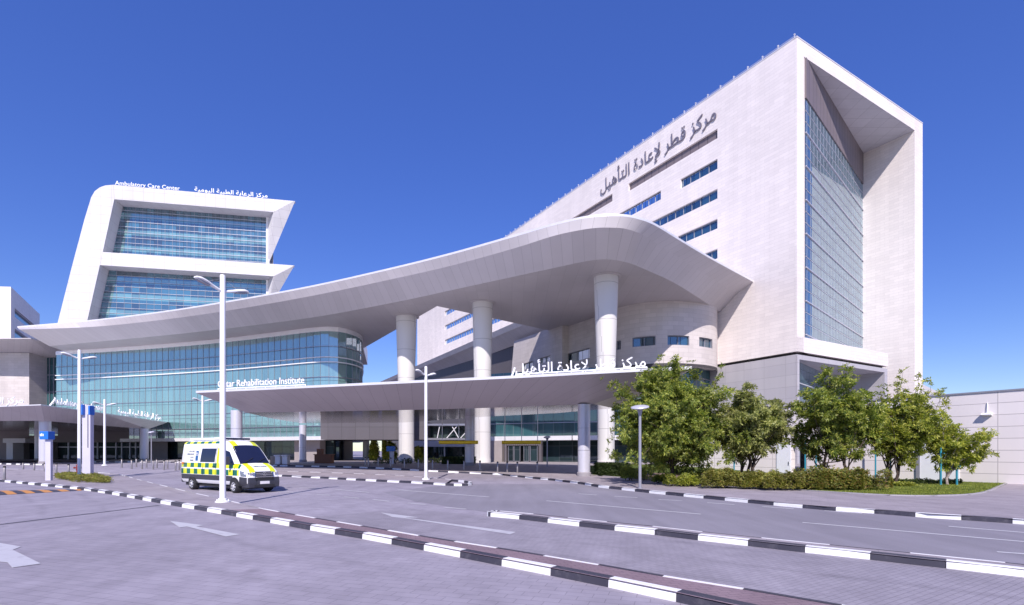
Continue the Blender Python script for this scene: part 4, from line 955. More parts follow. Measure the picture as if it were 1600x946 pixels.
def path_lamp(loc, H_, label, r=.05, hr=.36):
    t = thing('path_lamp', loc, label, 'lamp', 'short path lamps with flat tilted heads'); B = Vector(loc)
    mb = MB(); mb.tube(B, B + Z*(H_-.5), r*1.35, r*1.2, 14); mb.lathe(B + Z*(H_-.5), [(r*1.3,0),(r*1.7,.15),(.16,.36),(.17,.4)], 16); mb.build('pole', 'pole_gray', t, smooth=True)
    ax = V(-.10, -.22, 1).normalized(); mb = MB(); mb.lathe(B + Z*(H_-.1), [(.15,-.04),(hr*.9,.02),(hr,.07),(hr*.95,.12),(hr*.6,.17),(0,.19)], 24, axis=ax); mb.build('lamp_head', 'silver', t, smooth=True)
    mb = MB(); mb.lathe(B, [(0,0),(.14,0),(.14,.04),(.08,.05)], 16); mb.build('base_plate', 'pole_gray', t)
p = Tz(1000, 763.5, .147); path_lamp(p, (763.5 - 636) * p.y / FP, 'gray path lamp with round flat head beside the far kerb in front of the trees', .062, .50)
p = Tz(855, 731, .5); path_lamp(p, (731 - 683) * p.y / FP, 'pale path lamp standing on the plaza before the entrance doors')
p = raised(236.5, 727); path_lamp(p, (727 - 677) * p.y / FP, 'pale path lamp beside the right column of the left drop-off canopy')

bm_ = MB(); bm_.lathe(V(0,0,0), [(.075,0),(.075,.88),(.06,.9)], 16)
bol = thing('bollard', V(0,0,0), 'x', 'bollard')
ob = bm_.build('post', 'bollard_steel', bol, smooth=True)
bm_ = MB(); bm_.lathe(V(0,0,0), [(.085,.86),(.085,.93),(.07,.97),(0,.98)], 16); bm_.build('cap', 'rubber', bol, smooth=True)
bm_ = MB(); bm_.lathe(V(0,0,0), [(0,.001),(.11,.001),(.11,.02),(.076,.025)], 16); bm_.build('flange', 'bollard_steel', bol, smooth=True)
z7 = [(1087,750),(1175,760),(1217,745),(1268,760),(1308,750),(1368,765),(1400,752),(1465,770),(1495,758),(1567,775),(1600,768)]
near = [(40,855),(207,790),(305,795),(400,800),(503,808),(612,820)]
first = [True]
def add_bollard(p, label, group):
    o = bol if first[0] else copy_tree(bol); first[0] = False
    o.location = p; o['label'] = label; o['group'] = group
fw = ['leftmost steel bollard at the very start of the striped kerb by the left edge', 'second steel bollard from the left edge, left of the small blue topped sign', 'third steel bollard from the left edge, just left of the small blue topped sign', 'steel bollard hidden partly behind the small blue topped sign', 'steel bollard just right of the small blue topped sign', 'steel bollard left of the red hydrant by the shrub patch']
for (x, y), l in zip(near, fw):
    px, py = x/5.714, 600 + y/5.714; p = Tz(px, py, .145); add_bollard(p, l, 'steel bollards on the left traffic island')
ords = ['first','second','third','fourth','fifth','sixth','seventh','eighth','ninth','tenth','eleventh','twelfth','thirteenth','fourteenth']
for i, (x, y) in enumerate(z7):
    p = G(x/5.714, 600 + y/5.714); add_bollard(p, '%s slim steel bollard, counted from the left, of the cluster behind the ambulance' % ords[i], 'steel bollards behind the ambulance')
zz = [(571,732.5),(575.6,733),(591,733.5),(610.6,734.5),(632,735.5),(653.8,736.5),(676,737.5),(699.7,738.5),(725,739.7),(750,741),(777.5,743),(792.5,743),(808.4,744),(839.4,743.5)]
for i, (x, y) in enumerate(zz):
    p = G(x, y - 2.2); p.z = gz(p.y) + .142; add_bollard(p, '%s bollard from the left along the shaded kerb under the entrance canopy' % ords[i], 'bollards along the shaded kerb')

# totems and small signs
p = Tz(137.5, 746, .14); tt = thing('information_totem', p, 'tall lavender gray totem with blue boxes at its top on the left island', 'totem'); k = p.y / FP
mb = MB(); mb.box(p.x - 6.4*k, p.x + 6.4*k, p.y - .18, p.y + .18, p.z, p.z + 112*k); mb.build('panel', 'totem', tt, bevel=.02)
mb = MB(); mb.box(p.x + 2.2*k, p.x + 3.6*k, p.y - .188, p.y - .17, p.z + 46*k, p.z + 98*k); mb.build('slot', 'dark_recess', tt)
mb = MB(); mb.box(p.x - 9*k, p.x - 1.5*k, p.y - .45, p.y - .19, p.z + 97*k, p.z + 113*k); bb_ = mb.build('blue_box', 'sign_blue', tt, bevel=.03)
mb = MB(); mb.tube(V(p.x - 6*k, p.y - .452, p.z + 105*k), V(p.x - 6*k, p.y - .47, p.z + 105*k), 2.2*k, n=20); mb.build('emblem', 'sign_white', bb_)
mb = MB(); mb.box(p.x + 6.5*k, p.x + 9*k, p.y - .4, p.y + .1, p.z + 97*k, p.z + 111*k); mb.build('blue_box', 'sign_blue', tt, bevel=.02)
p = Tz(76.5, 751, .14); tt = thing('direction_sign', p, 'short gray post sign with a blue box on top on the left island', 'sign'); k = p.y / FP
mb = MB(); mb.box(p.x - 4.0*k, p.x + 4.3*k, p.y - .1, p.y + .1, p.z, p.z + 64*k); mb.build('panel', 'totem', tt, bevel=.01)
mb = MB(); mb.box(p.x - 9*k, p.x + 4.5*k, p.y - .3, p.y + .25, p.z + 64*k, p.z + 76.5*k); bb_ = mb.build('blue_box', 'sign_blue', tt, bevel=.02)
mb = MB()
for i in range(3): mb.box(p.x - (8 - i*2.2)*k, p.x - (6.6 - i*2.2)*k, p.y - .31, p.y - .301, p.z + 69*k, p.z + (72.5 + (i % 2))*k)
mb.build('pictogram', 'sign_white', bb_)
p = Tz(611, 725.5, .58); tt = thing('kiosk_sign', p, 'white plaza post with a bright blue top beside the leftmost white column', 'sign'); k = p.y / FP
mb = MB(); mb.box(p.x - 1.8*k, p.x + 4.5*k, p.y - .15, p.y + .15, p.z, p.z + 20*k); mb.build('panel', 'totem', tt)
mb = MB(); mb.box(p.x - 6*k, p.x + 6*k, p.y - .4, p.y + .3, p.z + 20*k, p.z + 28*k); mb.build('blue_box', 'sign_blue', tt, bevel=.03)
# hydrant
p = Tz(121.5, 744.5, .14); hy = thing('fire_hydrant', p, 'dark red fire hydrant by the shrub patch on the left island', 'hydrant')
mb = MB(); mb.lathe(p, [(0,0),(.16,0),(.16,.06),(.1,.08),(.1,.5),(.13,.52),(.13,.62),(.1,.64),(.1,.8),(.13,.82),(.11,.92),(.04,.97),(.04,1.03),(0,1.03)], 16); mb.build('body', 'hydrant_red', hy, smooth=True)
for s in (-1, 1):
    mb = MB(); mb.tube(p + Z*.7, p + V(.24*s, -.02, .7), .06, n=10); mb.tube(p + V(.24*s,-.02,.7), p + V(.29*s,-.02,.7), .08, n=8); mb.build('nozzle', 'hydrant_red', hy)
# white cabinets behind the ambulance
for px, lab in ((435, 'left of two white utility cabinets right of the ambulance'), (446.5, 'right of two white utility cabinets right of the ambulance')):
    p = raised(px, 728.5); t = thing('utility_cabinet', p, lab, 'cabinet', 'white cabinets beyond the ambulance'); k = p.y / FP
    mb = MB(); mb.box(p.x - 4*k, p.x + 4*k, p.y - .3, p.y + .5, p.z + .1, p.z + 1.0); mb.build('body', 'white_trim', t, bevel=.03)
    mb = MB(); mb.box(p.x - 4.8*k, p.x + 4.8*k, p.y - .42, p.y + .6, p.z + 1.0, p.z + 1.15); mb.build('lid', 'white_trim', t, bevel=.03)
    mb = MB(); mb.box(p.x - 3.6*k, p.x + 3.6*k, p.y - .2, p.y + .4, p.z, p.z + .1); mb.build('plinth', 'pole_gray', t)
p = raised(505, 726); ds = thing('reception_desk', V(p.x, p.y, p.z), 'brown wooden counter in the shade behind the slender silver column', 'desk'); k = p.y / FP
mb = MB(); mb.box(p.x - 14*k, p.x + 13*k, p.y, p.y + 1, p.z, p.z + 1.1); mb.build('counter', 'seat_brown', ds, bevel=.03)
mb = MB(); mb.box(p.x - 15*k, p.x + 14*k, p.y - .1, p.y + 1.1, p.z + 1.1, p.z + 1.2); mb.build('top', 'seat_brown', ds, bevel=.01)
mb = MB(); mb.box(p.x - 12*k, p.x - 3*k, p.y + .4, p.y + .9, p.z + 1.2, p.z + 1.9); mb.build('rack', 'seat_brown', ds)

# ------------------------------------------------------------------ ambulance
wr, wf = G(303.5, 765), G(371, 770.6)
hd = (wf - wr); hd.z = 0; ang = math.atan2(hd.y, hd.x)
side_c = (wr + wf) / 2; nrm = V(-math.sin(ang), math.cos(ang), 0); ctr = side_c + nrm * .86
amb = thing('ambulance', V(0,0,0), 'white high roof ambulance van with yellow and green checks, behind the nearest street light', 'ambulance')
# side section stations: x, z bottom, z belt, z top edge, z roof, half widths (bottom, belt, top)
ST = [(-3.50,.45,1.15,2.52,2.66,.90,.95,.76),(-3.44,.42,1.15,2.58,2.72,.95,.985,.80),(-2.6,.40,1.15,2.60,2.75,.97,.995,.81),(-1.2,.40,1.15,2.60,2.75,.97,.995,.81),(.2,.40,1.15,2.60,2.75,.97,.995,.81),(.7,.40,1.15,2.59,2.735,.97,.995,.81),
      (1.15,.40,1.15,2.52,2.66,.97,.995,.80),(1.5,.40,1.15,2.32,2.44,.97,.99,.80),(1.85,.40,1.15,2.02,2.10,.97,.99,.82),(2.2,.40,1.13,1.68,1.74,.97,.985,.84),(2.42,.40,1.10,1.42,1.49,.965,.98,.86),(2.75,.40,1.05,1.28,1.37,.95,.965,.84),(3.0,.40,1.0,1.14,1.24,.91,.92,.80),(3.12,.40,.92,1.0,1.08,.86,.86,.74),(3.2,.42,.72,.80,.86,.80,.80,.70)]
def sect(s):
    x, zb, zl, ze, zr, wb, wl_, wt = s; pts = []
    prof = [(wb*.92, zb), (wb, zb+.12), (wl_, min(.8, zl-.05)), (wl_, zl), ((wl_*.72+wt*.28), zl+(ze-zl)*.45), ((wl_*.25+wt*.75), zl+(ze-zl)*.86), (wt, ze), (wt*.86, ze+(zr-ze)*.55), (wt*.5, zr-.012), (0, zr)]
    return [V(x, -y, z) for y, z in prof] + [V(x, y, z) for y, z in prof[::-1][1:]]
rings = [sect(s) for s in ST]; mb = MB()
for r0, r1 in zip(rings, rings[1:]):
    for i in range(len(r0) - 1): mb.face([r0[i], r1[i], r1[i+1], r0[i+1]])
    mb.face([r0[0], r0[-1], r1[-1], r1[0]])
mb.face(rings[0]); mb.face(rings[-1][::-1])
body = mb.build('body', 'livery', amb, smooth=True, angle=32)
def onside(x, z, side=-1, off=.006):
    for a, b in zip(ST, ST[1:]):
        if a[0] <= x <= b[0]:
            t = (x - a[0]) / (b[0] - a[0]); ra, rb_ = sect(a), sect(b); r = [p.lerp(q, t) for p, q in zip(ra, rb_)][:10]; break
    for p, q in zip(r, r[1:]):
        if p.z <= z <= q.z: y = p.lerp(q, (z - p.z) / (q.z - p.z)).y; return V(x, (abs(y) + off) * side, z)
    return V(x, (abs(r[6].y) + off) * side, z)
def patch(name, pts, mat, parent, side=-1, off=.008, nx=6, nz=4):
    """panel given by 4 corners in (x, z) laid on the body side"""
    mb = MB(); (a, b, c, d) = pts
    def q(i, j):
        s, t = i/nx, j/nz; x = (a[0]*(1-s)+b[0]*s)*(1-t)+(d[0]*(1-s)+c[0]*s)*t; z = (a[1]*(1-s)+b[1]*s)*(1-t)+(d[1]*(1-s)+c[1]*s)*t; return onside(x, z, side, off)
    for i in range(nx):
        for j in range(nz): mb.face([q(i,j), q(i+1,j), q(i+1,j+1), q(i,j+1)])
    return mb.build(name, mat, parent, smooth=True)
for sd in (-1, 1):
    patch('side_window', [(-1.35,1.54),(.18,1.54),(.24,2.27),(-1.28,2.27)], 'car_glass', amb, sd)
    patch('door_window', [(1.02,1.50),(2.12,1.42),(1.50,2.10),(1.02,2.20)], 'car_glass', amb, sd, .008, 4, 4)
    patch('side_moulding', [(-3.4,.60),(2.0,.60),(2.0,.86),(-3.4,.86)], 'black_plastic', amb, sd, .02, 14, 1)
    patch('logo_panel', [(-1.95,1.54),(-1.50,1.54),(-1.50,2.24),(-1.95,2.24)], 'car_white', amb, sd, .010, 2, 3)
    lg = patch('logo', [(-1.88,1.60),(-1.60,1.60),(-1.60,2.14),(-1.88,2.14)], 'logo_blue', amb, sd, .014, 2, 3)
    c = onside(-1.74, 1.95, sd, .02); mb = MB(); mb.lathe(c, [(.06,0),(.105,0),(.105,.004),(.06,.004),(.06,0)], 20, axis=V(0,sd,0)); mb.bar(c + V(-.1,0,-.24), c + V(.1,0,-.24), .01, .06); mb.build('logo_mark', 'car_white', lg)
    for txt, z, hh, xa, xb in ((shape('الإسعاف'), 2.10, .07, -2.75, -2.08),('AMBULANCE', 1.93, .08, -2.85, -2.08),('٩٩٩', 1.74, .09, -2.45, -2.1),('999', 1.58, .09, -2.45, -2.1)):
        a, b = onside(xa, z, sd, .022), onside(xb, z, sd, .022)
        if sd > 0: a, b = b, a
        text_obj('side_lettering', txt, 'text_dark', a, b, hh, .004, amb, bold=.01)
    mp = onside(1.95, 1.45, sd, .02); mb = MB(); mb.bar(mp, mp + V(.02, .22*sd, .06), .05, .05); mb.box(*(mp.x-.05, mp.x+.07), *sorted((mp.y+.18*sd, mp.y+.42*sd)), mp.z-.02, mp.z+.4); mb.build('wing_mirror', 'black_plastic', amb, bevel=.02)
    patch('headlight', [(2.72,.86),(3.1,.84),(3.04,1.06),(2.62,1.14)], 'headlamp', amb, sd, .012, 3, 2)
    mb = MB(); hlx = [(3.0,.84,.88),(3.12,.72,.86),(3.16,.50,.86),(3.12,.48,1.02),(3.04,.66,1.10),(2.92,.84,1.12)]
    hl = [V(x + .05, y*sd, z) for x, y, z in hlx]; mb.prism(hl if sd < 0 else hl[::-1], V(-.12, 0, 0)); hl_ = mb.build('headlight', 'headlamp', amb, bevel=.01)
    mb = MB(); mb.tube(V(3.13,.68*sd,.97), V(3.185,.68*sd,.96), .07, n=16); mb.tube(V(3.10,.80*sd,1.0), V(3.15,.79*sd,.99), .05, n=16); mb.build('reflector', 'chrome', hl_)
    for xw in (-2.16, 2.16):
        mb = MB(); hp_ = [V(xw + math.cos(math.pi*q/16)*.44, 1.004*sd, .36 + math.sin(math.pi*q/16)*.44) for q in range(17)]; mb.prism(hp_ if sd > 0 else hp_[::-1], V(0, -.30*sd, 0)); mb.build('wheel_arch', 'rubber', amb)
        wt = MB(); W0 = V(xw, .735*sd, .345); ax = V(0, sd, 0); wt.lathe(W0, [(.22,.0),(.31,-.01),(.345,.03),(.345,.24),(.31,.31),(.225,.315),(.21,.28)], 32, axis=ax); wh = wt.build('wheel', 'rubber', amb, smooth=True)
        rm = MB(); rm.lathe(W0, [(.235,.318),(.225,.30),(.20,.285),(.06,.305),(.05,.32),(0,.32)], 32, axis=ax)
        rim = rm.build('rim', 'rim_metal', wh, smooth=True)
        rm = MB()
        for q in range(6):
            a = q * math.pi / 3 + .3; c = W0 + V(math.cos(a)*.145, .29*sd, math.sin(a)*.145); rm.tube(c - V(0,.004*sd,0), c + V(0,.014*sd,0), .04, n=10)
        rm.build('rim_hole', 'rubber', rim)
    mb = MB(); mb.box(-3.53, -3.47, *sorted((.78*sd, .92*sd)), 1.0, 1.5); mb.build('tail_light', 'hydrant_red', amb)
    mb = MB(); q = onside(-3.3, 1.46, sd, .0); mb.box(q.x-.06, q.x+.1, *sorted((q.y, q.y+.05*sd)), q.z-.05, q.z+.05); mb.build('marker_light', 'orange_lamp', amb)
def ontop(x, y, off=.008):
    for a, b in zip(ST, ST[1:]):
        if a[0] <= x <= b[0]:
            t = (x - a[0]) / (b[0] - a[0]); r = [p.lerp(q, t) for p, q in zip(sect(a), sect(b))][4:15]; break
    for p, q in zip(r, r[1:]):
        if p.y <= y <= q.y and q.y > p.y: return V(x + off*.7, y, p.lerp(q, (y - p.y) / (q.y - p.y)).z + off)
mb = MB(); xs = [1.50,1.68,1.86,2.04,2.22,2.40]; ys = [-.76,-.6,-.35,0,.35,.6,.76]
for i in range(5):
    for j in range(6):
        mb.face([ontop(xs[i], ys[j]*(.97+.02*i)), ontop(xs[i+1], ys[j]*(.99+.02*i)), ontop(xs[i+1], ys[j+1]*(.99+.02*i)), ontop(xs[i], ys[j+1]*(.97+.02*i))])
ws = mb.build('windscreen', 'car_glass', amb, smooth=True)
for y0, y1 in ((-.55,-.02),(.15,.65)):
    mb = MB(); mb.bar(ontop(2.38, y0, .03), ontop(2.2, y1, .03), .025, .02); mb.build('wiper', 'rubber', amb)
text_obj('bonnet_lettering', 'AMBULANCE', 'text_dark', ontop(2.86, -.36, .02) , ontop(2.86, .36, .02), .11, .004, amb, up=V(-.9,0,.35), bold=.012)
mb = MB()
for y0, y1 in ((-.86,-.4),(-.4,.4),(.4,.86)):
    xx = 3.27 if y0 == -.4 else 3.24; mb.prism([V(2.6 if y0 != -.4 else 2.9, y0, .28), V(xx, y0*(.97), .28), V(xx+.02, y0, .55), V(xx-.02, y0*.98, .80), V(2.6 if y0 != -.4 else 2.9, y0, .80)], V(0, y1-y0, 0))
mb.build('front_bumper', 'black_plastic', amb, bevel=.03)
for sd in (-1, 1):
    patch('bumper_corner', [(2.55,.36),(3.12,.36),(3.12,.80),(2.62,.84)], 'black_plastic', amb, sd, .02, 4, 3)
mb = MB(); mb.prism([V(3.22,-.48,.84), V(3.24,.48,.84), V(3.16,.42,1.09), V(3.16,-.42,1.09)], V(-.1,0,0)); gr = mb.build('grille', 'black_plastic', amb)
mb = MB()
for a, b in ((V(3.24,-.52,.82), V(3.24,.52,.82)), (V(3.24,.52,.82), V(3.17,.46,1.11)), (V(3.24,-.52,.82), V(3.17,-.46,1.11)), (V(3.225,-.46,.92), V(3.225,.46,.92)), (V(3.20,-.45,1.0), V(3.20,.45,1.0))): mb.bar(a, b, .025, .028 if a.z != .82 else .05)
mb.build('grille_frame', 'chrome', gr)
mb = MB(); c = V(3.235, 0, .965); mb.lathe(c, [(.085,0),(.105,0),(.105,.02),(.085,.02),(.085,0)], 24, axis=V(1,0,0))
for k in range(3):
    a = math.pi/2 + k*2*math.pi/3; mb.bar(c + V(.012,0,0), c + V(.012, math.cos(a)*.09, math.sin(a)*.09), .016, .014)
mb.build('emblem', 'chrome', gr)
mb = MB(); mb.box(3.275, 3.295, -.26, .26, .46, .60); mb.build('number_plate', 'plate_white', amb, bevel=.004)
mb = MB(); mb.box(3.27, 3.288, -.55, .55, .34, .42); mb.box(3.262, 3.28, -.5, .5, .66, .78); mb.build('air_intake', 'rubber', amb)
mb = MB(); mb.box(-3.2, .35, -.62, -.5, 2.74, 2.86); mb.box(-3.2, .35, .5, .62, 2.74, 2.86); mb.box(-3.2, -3.08, -.62, .62, 2.74, 2.87); mb.box(-.9, .2, -.45, .45, 2.74, 2.88); mb.build('roof_equipment', 'car_white', amb, bevel=.02)
mb = MB(); mb.box(.45, .75, -.7, .7, 2.74, 2.84); mb.build('light_bar', 'car_glass', amb, bevel=.03)
mb = MB(); mb.box(-3.62, -3.45, -.9, .9, .38, .58); mb.build('rear_bumper', 'black_plastic', amb, bevel=.02)
mb = MB(); mb.box(-3.3, 3.0, -.8, .8, .22, .42); mb.build('underbody', 'rubber', amb)
for sd in (-1, 1):
    for x0, z0, x1, z1 in ((.86,.6,.86,2.3),(2.02,.9,2.2,1.4),(.30,.6,.30,2.35),(-1.02,.87,-1.02,1.5)):
        mb = MB(); n = 5
        for i in range(n):
            p_, q_ = onside(x0+(x1-x0)*i/n, z0+(z1-z0)*i/n, sd, .009), onside(x0+(x1-x0)*(i+1)/n, z0+(z1-z0)*(i+1)/n, sd, .009); mb.bar(p_, q_, .012, .012)
        mb.build('door_seam', 'black_plastic', amb)
    for x in (.98, .12):
        p_ = onside(x, 1.32, sd, .03); mb = MB(); mb.box(p_.x-.09, p_.x+.09, *sorted((p_.y-.02*sd, p_.y+.015*sd)), p_.z-.02, p_.z+.02); mb.build('door_handle', 'black_plastic', amb)
amb.location = ctr; amb.rotation_euler = (0, 0, ang); amb.scale = (1.03, 1.0, 1.03)

# ------------------------------------------------------------------ planting
def leaf_cluster(mb, c, d, ln, wd, n, rnd, droop=.15):
    d = d.normalized(); x = d.orthogonal().normalized(); y = d.cross(x)
    for i in range(n):
        a = 2 * math.pi * (i + rnd.random() * .8) / n; t = rnd.uniform(.25, 1.1)
        v = (d * t * .7 + (x * math.cos(a) + y * math.sin(a)) * (1.1 - t * .35) - Z * droop).normalized()
        s = v.cross(d + V(rnd.uniform(-.4,.4), rnd.uniform(-.4,.4), rnd.uniform(-.4,.4)))
        if s.length < .01: continue
        s.normalize(); l = ln * rnd.uniform(.7, 1.2); w_ = wd * rnd.uniform(.8, 1.2)
        b = c + v * l * .1; up = s.cross(v) * l * .10
        mb.f.append((len(mb.v), len(mb.v)+1, len(mb.v)+2, len(mb.v)+3)); mb.v += [b, b + v*l*.55 + s*w_*.5 + up, b + v*l - Z*l*.08, b + v*l*.55 - s*w_*.5 + up]; mb.m.append(0); mb.uv.append([(0,0),(1,0),(1,1),(0,1)])
def limb(mb, a, b, r0, r1, rnd, seg=4, wob=.08):
    L = (b - a).length; p = a; pr = r0; out = [a]
    for i in range(1, seg + 1):
        t = i / seg; q = a.lerp(b, t) + (V(rnd.uniform(-1,1), rnd.uniform(-1,1), rnd.uniform(-.4,.4)) * L * wob if i < seg else Vector()); r = r0 + (r1 - r0) * t
        mb.tube(p, q, pr, r, 7, cap=False); p = q; pr = r; out.append(q)
    return out
def tree(px0, base_py, crown, H_, label, mat, name='leafy_tree', bark='bark', seed=1, trunks=1, ln=.215, wd=.075, dens=1.0, clear=.28, zb=.18, nl=8, spur=None, low=-.55, nbr=1.0):
    rnd = random.Random(seed); base = Tz(px0, base_py, zb); k = base.y / FP
    t = thing(name, base, label, 'tree', 'young leafy trees in the planting bed')
    tm = MB(); cm = MB(); tips = []
    xl, xr_ = (crown[0] - px0) * k, (crown[1] - px0) * k; cx, rx = (xl + xr_) / 2, (xr_ - xl) / 2
    top = H_; bot = H_ * clear; cz, rz = (top + bot) / 2, (top - bot) / 2; ry = rx * .85
    for tr in range(trunks):
        off = V(rnd.uniform(-.5,.5), rnd.uniform(-.4,.4), 0) if trunks > 1 else V(0,0,0)
        tp = base + off * 1.6 + V(cx * .5, 0, H_ * .72)
        st = limb(tm, base + off, tp, .05 + .007*H_, .025, rnd, 7, .03)
        nb = int((26 / trunks + 8) * nbr)
        for i in range(nb):
            f = rnd.uniform(.3 if low > -.6 else .1, 1); j = f * (len(st) - 1); o = st[int(j)].lerp(st[min(int(j)+1, len(st)-1)], j - int(j))
            th = rnd.uniform(0, 2*math.pi); ph = math.asin(rnd.uniform(low, 1)); rr = rnd.uniform(.62, 1.0) * rnd.choice((1, 1, .8, 1.08))
            e = base + V(cx + rx * rr * math.cos(th) * math.cos(ph), ry * rr * math.sin(th) * math.cos(ph), cz + rz * rr * math.sin(ph))
            lb = limb(tm, o, e, .035 + .01*rnd.random(), .008, rnd, 4, .06)
            for q in range(6):
                u = rnd.uniform(.35, 1); jj = u * 4; s_ = lb[int(min(jj, 3))].lerp(lb[min(int(jj)+1, 4)], jj - int(min(jj, 3)) if jj < 4 else 1)
                dd = V(rnd.gauss(0,1), rnd.gauss(0,1), rnd.gauss(.25,.8)).normalized(); ll = rnd.uniform(.3, .85) * rx * .32
                e2 = s_ + dd * ll; tm.tube(s_, e2, .009, .004, 5, cap=False); tips.append((s_, e2))
    for s_, e2 in tips:
        n = max(1, int(rnd.uniform(8, 15) * dens)); d = (e2 - s_)
        for i in range(n):
            f = rnd.random() ** .6; c = s_ + d * (f * 1.15) + V(rnd.gauss(0,.11), rnd.gauss(0,.11), rnd.gauss(0,.09)) * (rx * .45)
            leaf_cluster(cm, c, d.normalized() + Z*.5 + V(rnd.gauss(0,.4), rnd.gauss(0,.4), rnd.gauss(0,.3)), ln, wd, nl, rnd)
    if spur:
        for sx, sy in spur:
            e = P(sx, sy, base.y); a0 = base + V((e.x-base.x)*.7, 0, H_*.66); lb = limb(tm, a0, e, .02, .006, rnd, 4, .05)
            for q in lb[1:]:
                for _ in range(3): leaf_cluster(cm, q + V(rnd.gauss(0,.1), rnd.gauss(0,.1), rnd.gauss(0,.1)), V(rnd.gauss(0,1), rnd.gauss(0,1), .8), ln, wd, nl, rnd)
    tm.build('trunk', bark, t, smooth=True); cm.build('crown', mat, t)
    return t
tree(1062, 757, (948,1150), 7.35, 'largest and densest bright green tree, just right of the gray path lamp', 'leaf_green', seed=3, trunks=3, dens=1.7, clear=.02, low=-.95, nbr=2.1, spur=((1030,562),(1037,560),(1058,572),(1128,574),(1120,590),(950,690)))
tree(1166, 757, (1100,1240), 6.35, 'rounded olive green tree with several thin trunks, right of the largest tree', 'leaf_olive', seed=5, trunks=3, dens=1.5, clear=.24, ln=.21, nbr=1.2, low=-.8)
tree(1308, 760, (1226,1386), 6.5, 'green tree before the podium window, third from the left', 'leaf_green', seed=8, trunks=2, dens=1.0, clear=.18, nbr=1.3, low=-.8, spur=((1320,576),(1328,580),(1238,640)))
tree(1385, 757, (1334,1478), 6.1, 'yellow green tree with sparse upper twigs against the tower foot', 'leaf_bright', seed=11, trunks=2, dens=.85, clear=.2, low=-.8, nbr=1.2, spur=((1410,580),(1436,585),(1446,592),(1402,590),(1455,600),(1438,640)))
tree(1480, 757.5, (1442,1546), 3.75, 'small spreading tree standing alone on the lawn before the low wall', 'leaf_bright', seed=14, trunks=1, dens=.7, clear=.34, low=-.9, bark='bark_pale', spur=((1556,676),(1540,672),(1473,645),(1478,640)))
gs = 'teal tree stakes in the planting bed'
for px, pt, pb, lab in ((1147,697,747,'teal stake left of the olive green tree'),(1158.5,702,756,'teal stake in front of the olive green tree'),(1258,690,748,'slim teal stake beside the dark doorway'),(1275,690,748,'teal stake just right of the dark doorway'),(1368,693,748,'teal stake left of the yellow green tree'),(1391.5,688,752,'teal stake in front of the yellow green tree'),(1470,700,758,'left teal stake of the small tree on the lawn'),(1495,720,758,'right teal stake of the small tree on the lawn')):
    p = Tz(px, pb, .18); t = p + Z * ((pb - pt) * p.y / FP); mb = MB(); mb.tube(p - Z*.1, t, .055, .05, 8); mb.box(t.x-.03, t.x+.03, t.y-.25, t.y+.02, t.z-.35, t.z-.31)
    tag(mb.build('tree_stake', 'stake_teal', None, org=p), lab, 'stake', gs)
def shrub(name, x0, x1, ytop, ybot, depth, mat, label, n, seed, group='shrubs along the front of the planting bed', ln=.10, wd=.05, zb=.18, cat='shrub', boxy=False):
    rnd = random.Random(seed); b = Tz((x0+x1)/2, ybot, zb); k = b.y / FP; rx = (x1-x0)/2*k; h = (ybot-ytop)*k; ry = depth/2
    cm = MB(); c0 = V(b.x, b.y + ry, b.z)
    bumps = [(rnd.uniform(-1,1), rnd.uniform(-1,1), rnd.uniform(.78,1)) for _ in range(max(4, int(rx*7)))]
    for i in range(n):
        if boxy:
            x, y = rnd.uniform(-1,1), rnd.uniform(-1,1); z = rnd.random(); f = rnd.randrange(3)
            if f == 0: z = rnd.uniform(.85,1)
            elif f == 1: y = rnd.uniform(-1,-.75)
            else: x = rnd.choice((-1,1)) * rnd.uniform(.85,1)
            c = c0 + V(x*rx, y*ry, z*h)
        else:
            bx, by, bh = rnd.choice(bumps); rr = min(rx, .55); th = rnd.uniform(0, 2*math.pi); ph = math.asin(rnd.uniform(0, 1)); q = rnd.uniform(.75, 1.05)
            x = max(-1.05, min(1.05, bx + math.cos(th)*math.cos(ph)*q*rr/rx)); y = max(-1.05, min(1.05, by + math.sin(th)*math.cos(ph)*q*rr/max(ry,.1)))
            c = c0 + V(x*rx, y*ry, h*bh*(.1 + .95*max(0, math.sin(ph))*q) * rnd.uniform(.85,1.05))
        leaf_cluster(cm, c, V(rnd.gauss(0,.5), rnd.gauss(0,.5)-.2, 1), ln, wd, 6, rnd, 0)
    t = thing(name, b, label, cat, group); cm.build('foliage', mat, t)
    tm = MB()
    for bx, by, bh in bumps:
        a = c0 + V(bx*rx*.8, by*ry*.8, -.05)
        for _ in range(4): tm.tube(a, a + V(rnd.gauss(0,.2), rnd.gauss(0,.2), h*bh*.8), .012, .004, 5, cap=False)
    if boxy: tm.box(b.x-rx*.86, b.x+rx*.86, b.y+.25, b.y+depth-.2, b.z, b.z+h*.85)
    tm.build('stems', 'bark' if not boxy else 'leaf_hedge', t)
shrub('clipped_hedge', 937, 985, 724.5, 744, 3, 'leaf_hedge', 'dark clipped hedge right of the bright silver column', 2600, 1, None, boxy=True, cat='hedge')
shrub('clipped_hedge', 690, 742, 714.5, 725.5, 2, 'leaf_hedge', 'dark round hedge in the shade left of the middle white column', 1500, 2, None, zb=.6, boxy=True, cat='hedge')
shrub('shrub', 979, 1020, 727, 751.5, 1.5, 'leaf_bright', 'yellow green shrub just behind the gray path lamp', 900, 3)
shrub('shrub', 1024, 1044, 742, 754.5, .8, 'leaf_bright', 'smallest round yellow shrub at the front of the bed', 350, 4)
shrub('shrub', 1048, 1102, 741, 760, 1.4, 'leaf_bright', 'low yellow green shrub below the largest tree', 1650, 5)
shrub('shrub', 1096, 1158, 732, 763, 1.8, 'leaf_shrub', 'taller olive shrub left of the front teal stake', 2250, 6)
